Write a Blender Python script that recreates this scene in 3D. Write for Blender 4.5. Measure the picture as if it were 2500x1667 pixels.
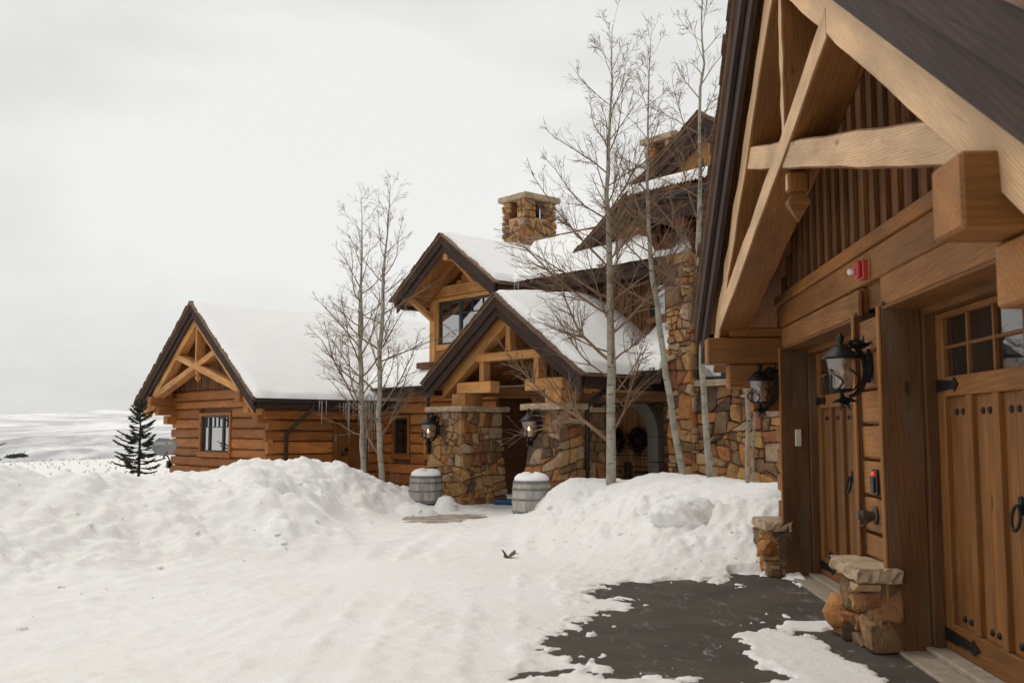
import bpy, bmesh, math, random
import numpy as np
from mathutils import Vector as Vec, Matrix

random.seed(11)
scene = bpy.context.scene
for o in list(bpy.data.objects):
    bpy.data.objects.remove(o)
col = scene.collection
R = math.radians
Z = Vec((0, 0, 1))

# ------------------------------------------------------------------ camera
cam_d = bpy.data.cameras.new('camera')
cam = bpy.data.objects.new('camera', cam_d)
col.objects.link(cam)
cam_d.lens = 35.0
cam_d.sensor_width = 36.0
cam_d.clip_start = 0.05
cam_d.clip_end = 20000
cam.location = (0, 0, 1.6)
cam.rotation_euler = (R(90) + math.atan((1052 - 833.5) / 2431.0), 0, 0)
cam_d.dof.use_dof = True
cam_d.dof.focus_distance = 19.0
cam_d.dof.aperture_fstop = 3.2
scene.camera = cam

# ------------------------------------------------------------------ sky, sun, exposure
SUN_EL, SUN_AZ = 62.0, 305.0        # azimuth clockwise from +Y (from the left)
world = bpy.data.worlds.new('World')
scene.world = world
world.use_nodes = True
wt = world.node_tree
wt.nodes.clear()
def wn(t, **k):
    n = wt.nodes.new(t)
    for a, b in k.items():
        setattr(n, a, b)
    return n
w_out = wn('ShaderNodeOutputWorld')
w_sky = wn('ShaderNodeTexSky', sky_type='NISHITA', sun_disc=False, sun_elevation=R(SUN_EL), sun_rotation=R(SUN_AZ))
w_b1 = wn('ShaderNodeBackground'); w_b1.inputs[1].default_value = 0.10
wt.links.new(w_sky.outputs[0], w_b1.inputs[0])
w_tc = wn('ShaderNodeTexCoord')
w_map = wn('ShaderNodeMapping'); w_map.inputs['Scale'].default_value = (1.0, 1.0, 2.6)
wt.links.new(w_tc.outputs['Generated'], w_map.inputs[0])
w_n = wn('ShaderNodeTexNoise'); w_n.inputs['Scale'].default_value = 1.7; w_n.inputs['Detail'].default_value = 5; w_n.inputs['Roughness'].default_value = 0.5
wt.links.new(w_map.outputs[0], w_n.inputs[0])
w_r = wn('ShaderNodeValToRGB')
w_r.color_ramp.elements[0].position = 0.36; w_r.color_ramp.elements[0].color = (0.66, 0.66, 0.645, 1)
w_r.color_ramp.elements[1].position = 0.60; w_r.color_ramp.elements[1].color = (0.90, 0.893, 0.862, 1)
wt.links.new(w_n.outputs[0], w_r.inputs[0])
w_b2 = wn('ShaderNodeBackground'); w_b2.inputs[1].default_value = 1.0
wt.links.new(w_r.outputs[0], w_b2.inputs[0])
w_m = wn('ShaderNodeMixShader'); w_m.inputs[0].default_value = 0.95
wt.links.new(w_b1.outputs[0], w_m.inputs[1]); wt.links.new(w_b2.outputs[0], w_m.inputs[2])
wt.links.new(w_m.outputs[0], w_out.inputs[0])

sun_d = bpy.data.lights.new('sun', 'SUN')
sun_d.energy = 0.95
sun_d.angle = R(22)
sun_d.color = (1.0, 0.94, 0.85)
sun = bpy.data.objects.new('sun', sun_d)
col.objects.link(sun)
_sd = Vec((math.sin(R(SUN_AZ)) * math.cos(R(SUN_EL)), math.cos(R(SUN_AZ)) * math.cos(R(SUN_EL)), math.sin(R(SUN_EL))))
sun.rotation_euler = _sd.to_track_quat('Z', 'Y').to_euler()

vs = scene.view_settings
vs.view_transform = 'Standard'
vs.look = 'None'
vs.exposure = 0.0
vs.gamma = 1.0
vs.use_curve_mapping = False
scene.cycles.use_denoising = True
scene.cycles.max_bounces = 8
scene.cycles.transparent_max_bounces = 12

# ------------------------------------------------------------------ materials
MATS = {}
def new_mat(name):
    m = bpy.data.materials.new(name)
    m.use_nodes = True
    nt = m.node_tree
    b = nt.nodes['Principled BSDF']
    MATS[name] = m
    return m, nt, b
def nd(nt, t, **k):
    n = nt.nodes.new(t)
    for a, b in k.items():
        setattr(n, a, b)
    return n
def ramp(nt, stops, interp='LINEAR'):
    r = nd(nt, 'ShaderNodeValToRGB')
    r.color_ramp.interpolation = interp
    e = r.color_ramp.elements
    while len(e) < len(stops):
        e.new(0.5)
    for i, (p, c) in enumerate(stops):
        e[i].position = p
        e[i].color = (c[0], c[1], c[2], 1)
    return r
def coords(nt, scale=(1, 1, 1), rnd=True, kind='Object'):
    tc = nd(nt, 'ShaderNodeTexCoord')
    mp = nd(nt, 'ShaderNodeMapping')
    mp.inputs['Scale'].default_value = scale
    if rnd:
        oi = nd(nt, 'ShaderNodeObjectInfo')
        mu = nd(nt, 'ShaderNodeVectorMath', operation='MULTIPLY_ADD')
        cb = nd(nt, 'ShaderNodeCombineXYZ')
        for i in range(3):
            nt.links.new(oi.outputs['Random'], cb.inputs[i])
        mu.inputs[1].default_value = (37.0, 23.0, 51.0)
        nt.links.new(cb.outputs[0], mu.inputs[0])
        nt.links.new(tc.outputs[kind], mu.inputs[2])
        nt.links.new(mu.outputs[0], mp.inputs[0])
    else:
        nt.links.new(tc.outputs[kind], mp.inputs[0])
    return mp
def noise(nt, vec, scale, detail=4, rough=0.55, dist=0.0):
    n = nd(nt, 'ShaderNodeTexNoise')
    n.inputs['Scale'].default_value = scale
    n.inputs['Detail'].default_value = detail
    n.inputs['Roughness'].default_value = rough
    n.inputs['Distortion'].default_value = dist
    nt.links.new(vec.outputs[0], n.inputs['Vector'])
    return n
def mix(nt, a, b, f, blend='MIX'):
    m = nd(nt, 'ShaderNodeMix', data_type='RGBA', blend_type=blend)
    for sock, v in ((m.inputs[6], a), (m.inputs[7], b), (m.inputs[0], f)):
        if hasattr(v, 'outputs'):
            nt.links.new(v.outputs[2] if v.bl_idname == 'ShaderNodeMix' else v.outputs[0], sock)
        elif isinstance(v, (int, float)):
            sock.default_value = v
        else:
            sock.default_value = (v[0], v[1], v[2], 1)
    return m
def bump(nt, b, h, strength=0.3, dist=0.01):
    bp = nd(nt, 'ShaderNodeBump')
    bp.inputs['Strength'].default_value = strength
    bp.inputs['Distance'].default_value = dist
    nt.links.new(h.outputs[0], bp.inputs['Height'])
    nt.links.new(bp.outputs[0], b.inputs['Normal'])
def hsv_random(nt, colnode, lo, hi, sock=2):
    oi = nd(nt, 'ShaderNodeObjectInfo')
    mr = nd(nt, 'ShaderNodeMapRange')
    mr.inputs['To Min'].default_value = lo
    mr.inputs['To Max'].default_value = hi
    nt.links.new(oi.outputs['Random'], mr.inputs[0])
    h = nd(nt, 'ShaderNodeHueSaturation')
    nt.links.new(mr.outputs[0], h.inputs['Value'])
    nt.links.new(colnode.outputs[sock], h.inputs['Color'])
    return h

def mat_wood(name, dark, light, rings=0.5, rough=0.62, lo=0.8, hi=1.15, bstr=0.35, fine=1.0, weather=None, ring_scale=1.0):
    m, nt, b = new_mat(name)
    c1 = coords(nt, (0.7 * fine, 15 * fine, 15 * fine))
    n1 = noise(nt, c1, 4.0, 6, 0.6, 0.6)
    c2 = coords(nt, (0.32 * ring_scale, 4.0 * ring_scale, 4.0 * ring_scale))
    w = nd(nt, 'ShaderNodeTexWave', wave_type='BANDS', bands_direction='DIAGONAL')
    w.inputs['Scale'].default_value = 4.2
    w.inputs['Distortion'].default_value = 5.0
    w.inputs['Detail'].default_value = 2.5
    w.inputs['Detail Scale'].default_value = 0.8
    nt.links.new(c2.outputs[0], w.inputs['Vector'])
    f = nd(nt, 'ShaderNodeMix', data_type='FLOAT')
    f.inputs[0].default_value = rings
    nt.links.new(n1.outputs[0], f.inputs[2])
    nt.links.new(w.outputs['Fac'], f.inputs[3])
    rp = ramp(nt, [(0.22, dark), (0.72, light)])
    nt.links.new(f.outputs[0], rp.inputs[0])
    c3 = coords(nt, (0.8, 2.5, 2.5))
    n3 = noise(nt, c3, 1.6, 3)
    rp3 = ramp(nt, [(0.35, (0.72, 0.72, 0.72)), (0.65, (1.12, 1.1, 1.08))])
    nt.links.new(n3.outputs[0], rp3.inputs[0])
    mx = mix(nt, rp, rp3, 1.0, 'MULTIPLY')
    if weather:
        c4 = coords(nt, (0.6, 4, 4))
        n4 = noise(nt, c4, 1.3, 4, 0.6)
        rw = ramp(nt, [(0.5, (0, 0, 0)), (0.72, (0.75, 0.75, 0.75))])
        nt.links.new(n4.outputs[0], rw.inputs[0])
        mx = mix(nt, mx, weather, rw)
    cc_ = coords(nt, (0.9, 42, 42))
    nc = noise(nt, cc_, 1.0, 3, 0.6)
    rc = ramp(nt, [(0.665, (0, 0, 0)), (0.70, (0.7, 0.7, 0.7))])
    nt.links.new(nc.outputs[0], rc.inputs[0])
    mx = mix(nt, mx, (dark[0] * .3, dark[1] * .28, dark[2] * .28), rc)
    # small knots
    ck = coords(nt, (0.8, 2.2, 2.2))
    vo = nd(nt, 'ShaderNodeTexVoronoi'); vo.inputs['Scale'].default_value = 1.3
    nt.links.new(ck.outputs[0], vo.inputs['Vector'])
    rk = ramp(nt, [(0.03, (0.85, 0.85, 0.85)), (0.075, (0, 0, 0))])
    nt.links.new(vo.outputs['Distance'], rk.inputs[0])
    mx = mix(nt, mx, (dark[0] * .35, dark[1] * .3, dark[2] * .3), rk)
    h = hsv_random(nt, mx, lo, hi)
    nt.links.new(h.outputs[0], b.inputs['Base Color'])
    b.inputs['Roughness'].default_value = rough
    b.inputs['Specular IOR Level'].default_value = 0.3
    bump(nt, b, f, bstr, 0.006)
    return m

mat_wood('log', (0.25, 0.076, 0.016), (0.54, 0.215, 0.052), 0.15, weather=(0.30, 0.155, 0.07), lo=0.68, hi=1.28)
mat_wood('timber', (0.38, 0.165, 0.045), (0.66, 0.325, 0.105), 0.2, weather=(0.58, 0.38, 0.20))
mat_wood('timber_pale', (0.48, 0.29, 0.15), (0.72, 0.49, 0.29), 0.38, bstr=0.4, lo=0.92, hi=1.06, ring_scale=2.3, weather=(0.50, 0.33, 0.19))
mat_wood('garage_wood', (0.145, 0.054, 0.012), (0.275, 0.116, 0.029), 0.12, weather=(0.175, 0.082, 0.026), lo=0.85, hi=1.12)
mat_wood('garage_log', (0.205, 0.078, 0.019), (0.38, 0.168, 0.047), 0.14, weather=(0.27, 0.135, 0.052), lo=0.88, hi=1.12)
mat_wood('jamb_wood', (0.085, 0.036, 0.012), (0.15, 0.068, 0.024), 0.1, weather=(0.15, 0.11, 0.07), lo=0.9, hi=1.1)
mat_wood('batten', (0.11, 0.044, 0.013), (0.27, 0.122, 0.043), 0.15, weather=(0.17, 0.10, 0.056), lo=0.75, hi=1.2, fine=1.8)
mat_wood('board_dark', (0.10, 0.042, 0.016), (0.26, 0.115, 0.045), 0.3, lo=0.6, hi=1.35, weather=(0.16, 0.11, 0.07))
mat_wood('soffit', (0.19, 0.070, 0.016), (0.36, 0.145, 0.038), 0.3, lo=0.85, hi=1.1)
mat_wood('fascia', (0.030, 0.0155, 0.0105), (0.060, 0.033, 0.024), 0.25, lo=0.85, hi=1.15, rough=0.7)
mat_wood('redwood', (0.085, 0.024, 0.011), (0.17, 0.052, 0.022), 0.2)
mat_wood('barrel_wood', (0.31, 0.285, 0.25), (0.58, 0.55, 0.50), 0.25, weather=(0.20, 0.18, 0.155), lo=0.85, hi=1.12, fine=1.5)
mat_wood('shingle', (0.10, 0.055, 0.032), (0.26, 0.16, 0.10), 0.2, lo=0.7, hi=1.3)

def mat_plain(name, c, rough=0.6, metal=0.0, spec=0.5, nscale=None, namp=0.25, bstr=0.0):
    m, nt, b = new_mat(name)
    b.inputs['Base Color'].default_value = (c[0], c[1], c[2], 1)
    b.inputs['Roughness'].default_value = rough
    b.inputs['Metallic'].default_value = metal
    b.inputs['Specular IOR Level'].default_value = spec
    if nscale:
        mp = coords(nt)
        n = noise(nt, mp, nscale, 5, 0.6)
        lo = tuple(x * (1 - namp) for x in c); hi = tuple(min(1, x * (1 + namp)) for x in c)
        rp = ramp(nt, [(0.3, lo), (0.7, hi)])
        nt.links.new(n.outputs[0], rp.inputs[0])
        nt.links.new(rp.outputs[0], b.inputs['Base Color'])
        if bstr:
            bump(nt, b, n, bstr, 0.01)
    return m
mat_plain('iron', (0.016, 0.018, 0.020), 0.48, 0.6, 0.5, 14, 0.4, 0.25)
mat_plain('gutter', (0.030, 0.024, 0.021), 0.55, 0.3, 0.4, 6, 0.2)
mat_plain('window_frame', (0.022, 0.028, 0.029), 0.45, 0, 0.5, 8, 0.2)
mat_plain('mortar', (0.17, 0.115, 0.07), 0.95, 0, 0.2, 9, 0.35, 0.5)
mat_plain('cap_stone', (0.43, 0.325, 0.215), 0.9, 0, 0.2, 5, 0.30, 0.5)
mat_plain('arch_stone', (0.40, 0.38, 0.33), 0.85, 0, 0.2, 6, 0.15, 0.3)
mat_plain('concrete', (0.33, 0.275, 0.215), 0.9, 0, 0.2, 10, 0.22, 0.25)
mat_plain('hoop', (0.20, 0.20, 0.195), 0.55, 0.5, 0.4, 9, 0.35)
mat_plain('red_paint', (0.50, 0.045, 0.045), 0.35, 0, 0.5, 6, 0.1)
mat_plain('clear_lens', (0.75, 0.74, 0.70), 0.15, 0, 0.5)
mat_plain('white_plastic', (0.60, 0.54, 0.44), 0.4, 0, 0.5)
mat_plain('black_plastic', (0.018, 0.019, 0.021), 0.35, 0, 0.5)
mat_plain('brass', (0.10, 0.085, 0.06), 0.45, 0.7, 0.5, 20, 0.4)
mat_plain('dish_grey', (0.25, 0.24, 0.235), 0.5, 0, 0.4, 4, 0.08)
mat_plain('letter_white', (0.80, 0.80, 0.80), 0.5)
mat_plain('needle', (0.055, 0.066, 0.042), 0.7, 0, 0.3, 3, 0.5)
mat_plain('needle_wreath', (0.018, 0.022, 0.013), 0.7, 0, 0.3, 6, 0.5)
mat_plain('berry', (0.26, 0.022, 0.03), 0.4, 0, 0.5)
mat_plain('conifer_bark', (0.085, 0.062, 0.045), 0.9, 0, 0.2, 12, 0.4, 0.5)
mat_plain('path_stone', (0.40, 0.33, 0.27), 0.9, 0, 0.2, 4, 0.5, 0.4)
mat_plain('leaf_dry', (0.155, 0.115, 0.08), 0.8, 0, 0.2, 30, 0.5)
mat_plain('tuft', (0.25, 0.19, 0.115), 0.9, 0, 0.1)
mat_plain('twig_red', (0.23, 0.12, 0.07), 0.8, 0, 0.2)
mat_plain('blue_plastic', (0.02, 0.12, 0.28), 0.4, 0, 0.5)
mat_plain('corrugated', (0.17, 0.085, 0.055), 0.6, 0.3, 0.4, 7, 0.4)
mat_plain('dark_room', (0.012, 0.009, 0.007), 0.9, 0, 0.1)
mat_plain('candle', (0.55, 0.5, 0.42), 0.6)
mat_plain('rust_flashing', (0.16, 0.075, 0.045), 0.8, 0, 0.2, 7, 0.3)

def mat_emit(name, c, s):
    m, nt, b = new_mat(name)
    b.inputs['Base Color'].default_value = (c[0], c[1], c[2], 1)
    b.inputs['Emission Color'].default_value = (c[0], c[1], c[2], 1)
    b.inputs['Emission Strength'].default_value = s
mat_emit('bulb_lit', (1.0, 0.62, 0.25), 6.0)
mat_emit('led_red', (0.9, 0.02, 0.02), 1.2)

def mat_glass(name, base, refl, rough=0.02, wavy=0.0, refl_col=(0.9, 0.9, 0.9)):
    m, nt, b = new_mat(name)
    b.inputs['Base Color'].default_value = (*base, 1)
    b.inputs['Roughness'].default_value = rough
    b.inputs['Specular IOR Level'].default_value = 0.6
    gl = nd(nt, 'ShaderNodeBsdfGlossy')
    gl.inputs['Roughness'].default_value = rough
    gl.inputs['Color'].default_value = (*refl_col, 1)
    ms = nd(nt, 'ShaderNodeMixShader')
    ms.inputs[0].default_value = refl
    nt.links.new(b.outputs[0], ms.inputs[1])
    nt.links.new(gl.outputs[0], ms.inputs[2])
    nt.links.new(ms.outputs[0], nt.nodes['Material Output'].inputs[0])
    if wavy:
        mp = coords(nt)
        n = noise(nt, mp, 3.0, 2)
        bp = nd(nt, 'ShaderNodeBump'); bp.inputs['Strength'].default_value = wavy; bp.inputs['Distance'].default_value = 0.02
        nt.links.new(n.outputs[0], bp.inputs['Height'])
        nt.links.new(bp.outputs[0], b.inputs['Normal']); nt.links.new(bp.outputs[0], gl.inputs['Normal'])
mat_glass('pane_sky', (0.02, 0.022, 0.025), 0.50, 0.02, 0.05, (0.82, 0.80, 0.80))
mat_glass('pane_dark', (0.012, 0.011, 0.010), 0.06, 0.03, 0.05)
mat_glass('pane_garage', (0.015, 0.012, 0.010), 0.10, 0.02, 0.04)

def mat_seeded():
    m, nt, b = new_mat('lantern_glass')
    tr = nd(nt, 'ShaderNodeBsdfTransparent'); tr.inputs[0].default_value = (0.78, 0.66, 0.58, 1)
    gl = nd(nt, 'ShaderNodeBsdfGlossy'); gl.inputs['Roughness'].default_value = 0.12; gl.inputs[0].default_value = (0.9, 0.86, 0.8, 1)
    df = nd(nt, 'ShaderNodeBsdfDiffuse'); df.inputs[0].default_value = (0.62, 0.47, 0.36, 1)
    mp = coords(nt); n = noise(nt, mp, 14.0, 3)
    bp = nd(nt, 'ShaderNodeBump'); bp.inputs['Strength'].default_value = 0.8; bp.inputs['Distance'].default_value = 0.02
    nt.links.new(n.outputs[0], bp.inputs['Height']); nt.links.new(bp.outputs[0], gl.inputs['Normal'])
    m1 = nd(nt, 'ShaderNodeMixShader'); m1.inputs[0].default_value = 0.22
    nt.links.new(tr.outputs[0], m1.inputs[1]); nt.links.new(gl.outputs[0], m1.inputs[2])
    m2 = nd(nt, 'ShaderNodeMixShader'); m2.inputs[0].default_value = 0.10
    nt.links.new(m1.outputs[0], m2.inputs[1]); nt.links.new(df.outputs[0], m2.inputs[2])
    nt.links.new(m2.outputs[0], nt.nodes['Material Output'].inputs[0])
mat_seeded()
def mat_ice():
    m, nt, b = new_mat('ice')
    tr = nd(nt, 'ShaderNodeBsdfTransparent'); tr.inputs[0].default_value = (0.85, 0.86, 0.88, 1)
    b.inputs['Base Color'].default_value = (0.62, 0.60, 0.60, 1)
    b.inputs['Roughness'].default_value = 0.15
    m1 = nd(nt, 'ShaderNodeMixShader'); m1.inputs[0].default_value = 0.5
    nt.links.new(tr.outputs[0], m1.inputs[1]); nt.links.new(b.outputs[0], m1.inputs[2])
    nt.links.new(m1.outputs[0], nt.nodes['Material Output'].inputs[0])
mat_ice()

def mat_stone(name, stops, dark_lo=0.75, dark_hi=1.2):
    m, nt, b = new_mat(name)
    oi = nd(nt, 'ShaderNodeObjectInfo')
    rp = ramp(nt, stops, 'CONSTANT')
    nt.links.new(oi.outputs['Random'], rp.inputs[0])
    mp = coords(nt)
    n1 = noise(nt, mp, 5.0, 6, 0.62, 0.5)
    r1 = ramp(nt, [(0.25, (0.48, 0.44, 0.40)), (0.5, (0.95, 0.93, 0.9)), (0.8, (1.35, 1.25, 1.1))])
    nt.links.new(n1.outputs[0], r1.inputs[0])
    mx = mix(nt, rp, r1, 1.0, 'MULTIPLY')
    n2 = noise(nt, mp, 2.6, 3, 0.5)
    r2 = ramp(nt, [(0.56, (0, 0, 0)), (0.70, (0.6, 0.6, 0.6))])
    nt.links.new(n2.outputs[0], r2.inputs[0])
    mx = mix(nt, mx, (0.43, 0.19, 0.07), r2)
    n3 = noise(nt, mp, 28.0, 4, 0.7)
    r3 = ramp(nt, [(0.60, (0, 0, 0)), (0.70, (0.55, 0.55, 0.55))])
    nt.links.new(n3.outputs[0], r3.inputs[0])
    mx = mix(nt, mx, (0.50, 0.44, 0.34), r3)
    n4 = noise(nt, mp, 9.0, 5, 0.7)
    r4 = ramp(nt, [(0.30, (0.8, 0.8, 0.8)), (0.42, (0, 0, 0))])
    nt.links.new(n4.outputs[0], r4.inputs[0])
    mx = mix(nt, mx, (0.06, 0.05, 0.04), r4)
    nt.links.new(mx.outputs[2], b.inputs['Base Color'])
    b.inputs['Roughness'].default_value = 0.88
    b.inputs['Specular IOR Level'].default_value = 0.25
    ad = nd(nt, 'ShaderNodeMath', operation='MULTIPLY_ADD'); ad.inputs[1].default_value = 0.4
    nt.links.new(n3.outputs[0], ad.inputs[0]); nt.links.new(n1.outputs[0], ad.inputs[2])
    bump(nt, b, ad, 1.0, 0.035)
ST = [(0.0, (0.38, 0.225, 0.10)), (0.13, (0.27, 0.165, 0.085)), (0.25, (0.45, 0.30, 0.165)), (0.37, (0.40, 0.175, 0.062)), (0.49, (0.215, 0.135, 0.075)),
      (0.60, (0.43, 0.255, 0.10)), (0.71, (0.28, 0.115, 0.058)), (0.82, (0.40, 0.285, 0.19)), (0.92, (0.12, 0.08, 0.055))]
mat_stone('stone', ST)
mat_stone('stone_light', [(p, (min(1, c[0] * 1.18), min(1, c[1] * 1.2), min(1, c[2] * 1.25))) for p, c in ST])
mat_stone('stone_orange', [(0.0, (0.42, 0.185, 0.06)), (0.5, (0.46, 0.22, 0.08))])
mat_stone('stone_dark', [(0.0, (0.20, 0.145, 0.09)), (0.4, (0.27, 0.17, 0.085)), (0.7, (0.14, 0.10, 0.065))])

def mat_snow():
    m, nt, b = new_mat('snow')
    mp = coords(nt, rnd=False)
    nA = noise(nt, mp, 0.55, 4, 0.55)
    rA = ramp(nt, [(0.42, (0.90, 0.888, 0.868)), (0.62, (0.865, 0.848, 0.82))])
    nt.links.new(nA.outputs[0], rA.inputs[0])
    nB = noise(nt, mp, 2.3, 5, 0.65, 0.4)
    rB = ramp(nt, [(0.62, (0, 0, 0)), (0.80, (0.45, 0.45, 0.45))])
    nt.links.new(nB.outputs[0], rB.inputs[0])
    mx = mix(nt, rA, (0.66, 0.57, 0.47), rB)
    nC = noise(nt, mp, 60.0, 3, 0.6)
    rC = ramp(nt, [(0.73, (0, 0, 0)), (0.80, (0.5, 0.5, 0.5))])
    nt.links.new(nC.outputs[0], rC.inputs[0])
    nt.links.new(mx.outputs[2], b.inputs['Base Color'])
    b.inputs['Roughness'].default_value = 0.7
    b.inputs['Specular IOR Level'].default_value = 0.2
    n1 = noise(nt, mp, 9.0, 6, 0.65)
    n2 = noise(nt, mp, 45.0, 4, 0.7)
    ad = nd(nt, 'ShaderNodeMath', operation='MULTIPLY_ADD')
    ad.inputs[1].default_value = 0.35
    nt.links.new(n2.outputs[0], ad.inputs[0]); nt.links.new(n1.outputs[0], ad.inputs[2])
    bump(nt, b, ad, 0.42, 0.06)
    m2, nt, b = new_mat('roof_snow')
    mp = coords(nt, rnd=False)
    b.inputs['Base Color'].default_value = (0.90, 0.90, 0.895, 1)
    b.inputs['Roughness'].default_value = 0.7
    b.inputs['Specular IOR Level'].default_value = 0.2
    n1 = noise(nt, mp, 5.0, 4, 0.55)
    bump(nt, b, n1, 0.15, 0.04)
mat_snow()
def mat_snow_dirty():
    m, nt, b = new_mat('snow_dirty')
    mp = coords(nt, rnd=False)
    n = noise(nt, mp, 3.2, 5, 0.65, .5)
    r = ramp(nt, [(0.48, (0.89, 0.885, 0.875)), (0.68, (0.78, 0.70, 0.60))])
    nt.links.new(n.outputs[0], r.inputs[0]); nt.links.new(r.outputs[0], b.inputs['Base Color'])
    b.inputs['Roughness'].default_value = .6
    n2 = noise(nt, mp, 9, 5, .6); bump(nt, b, n2, .3, .04)
mat_snow_dirty()
def mat_asphalt():
    m, nt, b = new_mat('asphalt')
    mp = coords(nt, rnd=False)
    n = noise(nt, mp, 160.0, 4, 0.7)
    n2 = noise(nt, mp, 1.3, 4, 0.6)
    r = ramp(nt, [(0.3, (0.046, 0.038, 0.031)), (0.7, (0.125, 0.106, 0.087))])
    nt.links.new(n.outputs[0], r.inputs[0])
    r2 = ramp(nt, [(0.35, (0.75, 0.75, 0.75)), (0.7, (1.25, 1.22, 1.18))])
    nt.links.new(n2.outputs[0], r2.inputs[0])
    mx = mix(nt, r, r2, 1.0, 'MULTIPLY')
    m3 = coords(nt, (5, 2.2, 1), rnd=False)
    n3 = noise(nt, m3, 1.0, 7, 0.72, 0.8)
    r3 = ramp(nt, [(0.56, (0, 0, 0)), (0.70, (0.6, 0.6, 0.6))])
    nt.links.new(n3.outputs[0], r3.inputs[0])
    n5 = noise(nt, mp, 26.0, 5, 0.75)
    r5 = ramp(nt, [(0.47, (0, 0, 0)), (0.58, (1, 1, 1))])
    nt.links.new(n5.outputs[0], r5.inputs[0])
    ds = mix(nt, r3, r5, 1.0, 'MULTIPLY')
    mx = mix(nt, mx, (0.72, 0.70, 0.68), ds)
    nt.links.new(mx.outputs[2], b.inputs['Base Color'])
    b.inputs['Roughness'].default_value = 0.85
    b.inputs['Specular IOR Level'].default_value = 0.3
    bump(nt, b, n, 0.6, 0.008)
mat_asphalt()
def mat_bark():
    m, nt, b = new_mat('aspen_bark')
    mp = coords(nt)
    n1 = noise(nt, mp, 6.0, 4)
    r1 = ramp(nt, [(0.3, (0.24, 0.215, 0.165)), (0.7, (0.40, 0.375, 0.305))])
    nt.links.new(n1.outputs[0], r1.inputs[0])
    m2 = coords(nt, (6, 6, 34))
    n2 = noise(nt, m2, 1.0, 4, 0.6)
    r2 = ramp(nt, [(0.60, (0, 0, 0)), (0.65, (0.9, 0.9, 0.9))])
    nt.links.new(n2.outputs[0], r2.inputs[0])
    mx = mix(nt, r1, (0.045, 0.052, 0.042), r2)
    nt.links.new(mx.outputs[2], b.inputs['Base Color'])
    b.inputs['Roughness'].default_value = 0.8
    b.inputs['Specular IOR Level'].default_value = 0.25
    bump(nt, b, n2, 0.25, 0.01)
    m, nt, b = new_mat('twig')
    mp = coords(nt)
    n1 = noise(nt, mp, 3.0, 3)
    r1 = ramp(nt, [(0.3, (0.145, 0.088, 0.052)), (0.7, (0.27, 0.185, 0.12))])
    nt.links.new(n1.outputs[0], r1.inputs[0])
    nt.links.new(r1.outputs[0], b.inputs['Base Color'])
    b.inputs['Roughness'].default_value = 0.85
    b.inputs['Specular IOR Level'].default_value = 0.2
mat_bark()
def mat_hill(name, a, c, sc, lo=0.45, hi=0.6, squash=(1, 1, 1)):
    m, nt, b = new_mat(name)
    mp = coords(nt, squash, rnd=False)
    n = noise(nt, mp, sc, 6, 0.65, 0.5)
    r = ramp(nt, [(lo, a), (hi, c)])
    nt.links.new(n.outputs[0], r.inputs[0])
    nt.links.new(r.outputs[0], b.inputs['Base Color'])
    b.inputs['Roughness'].default_value = 0.9
    b.inputs['Specular IOR Level'].default_value = 0.1
mat_hill('hill_sage', (0.46, 0.455, 0.47), (0.84, 0.84, 0.85), 0.03, 0.44, 0.62, (.6, .3, 3))
mat_hill('hill_snow', (0.60, 0.60, 0.61), (0.92, 0.92, 0.92), 0.010, 0.43, 0.57, (0.35, 0.2, 4))

# ------------------------------------------------------------------ object helpers
WM = {}
MK = lambda n: MATS[n]
def link(o, parent, M):
    col.objects.link(o)
    if parent is not None:
        o.parent = parent
        o.matrix_basis = WM[parent.name].inverted() @ M
    else:
        o.matrix_basis = M
    WM[o.name] = M
    return o
def tag(o, label=None, cat=None, group=None, kind=None):
    for k, v in (('label', label), ('category', cat), ('group', group), ('kind', kind)):
        if v:
            o[k] = v
    return o
def empty(name, loc, label, cat, group=None):
    o = bpy.data.objects.new(name, None)
    o.empty_display_size = 0.2
    link(o, None, Matrix.Translation(Vec(loc)))
    return tag(o, label, cat, group)
def mesh_obj(name, verts, faces, mat, parent=None, M=None, smooth=False):
    me = bpy.data.meshes.new(name)
    me.from_pydata([tuple(v) for v in verts], [], [tuple(f) for f in faces])
    if mat:
        me.materials.append(MK(mat))
    if smooth:
        me.polygons.foreach_set('use_smooth', [True] * len(me.polygons))
    me.update()
    o = bpy.data.objects.new(name, me)
    return link(o, parent, M if M is not None else Matrix.Identity(4))
def basis(x, up=Z, loc=(0, 0, 0)):
    x = Vec(x).normalized()
    up = Vec(up)
    y = up.cross(x)
    if y.length < 1e-5:
        y = Vec((1, 0, 0)).cross(x)
        if y.length < 1e-5:
            y = Vec((0, 1, 0)).cross(x)
    y.normalize()
    z = x.cross(y)
    M = Matrix((x, y, z)).transposed().to_4x4()
    M.translation = Vec(loc)
    return M
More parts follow.
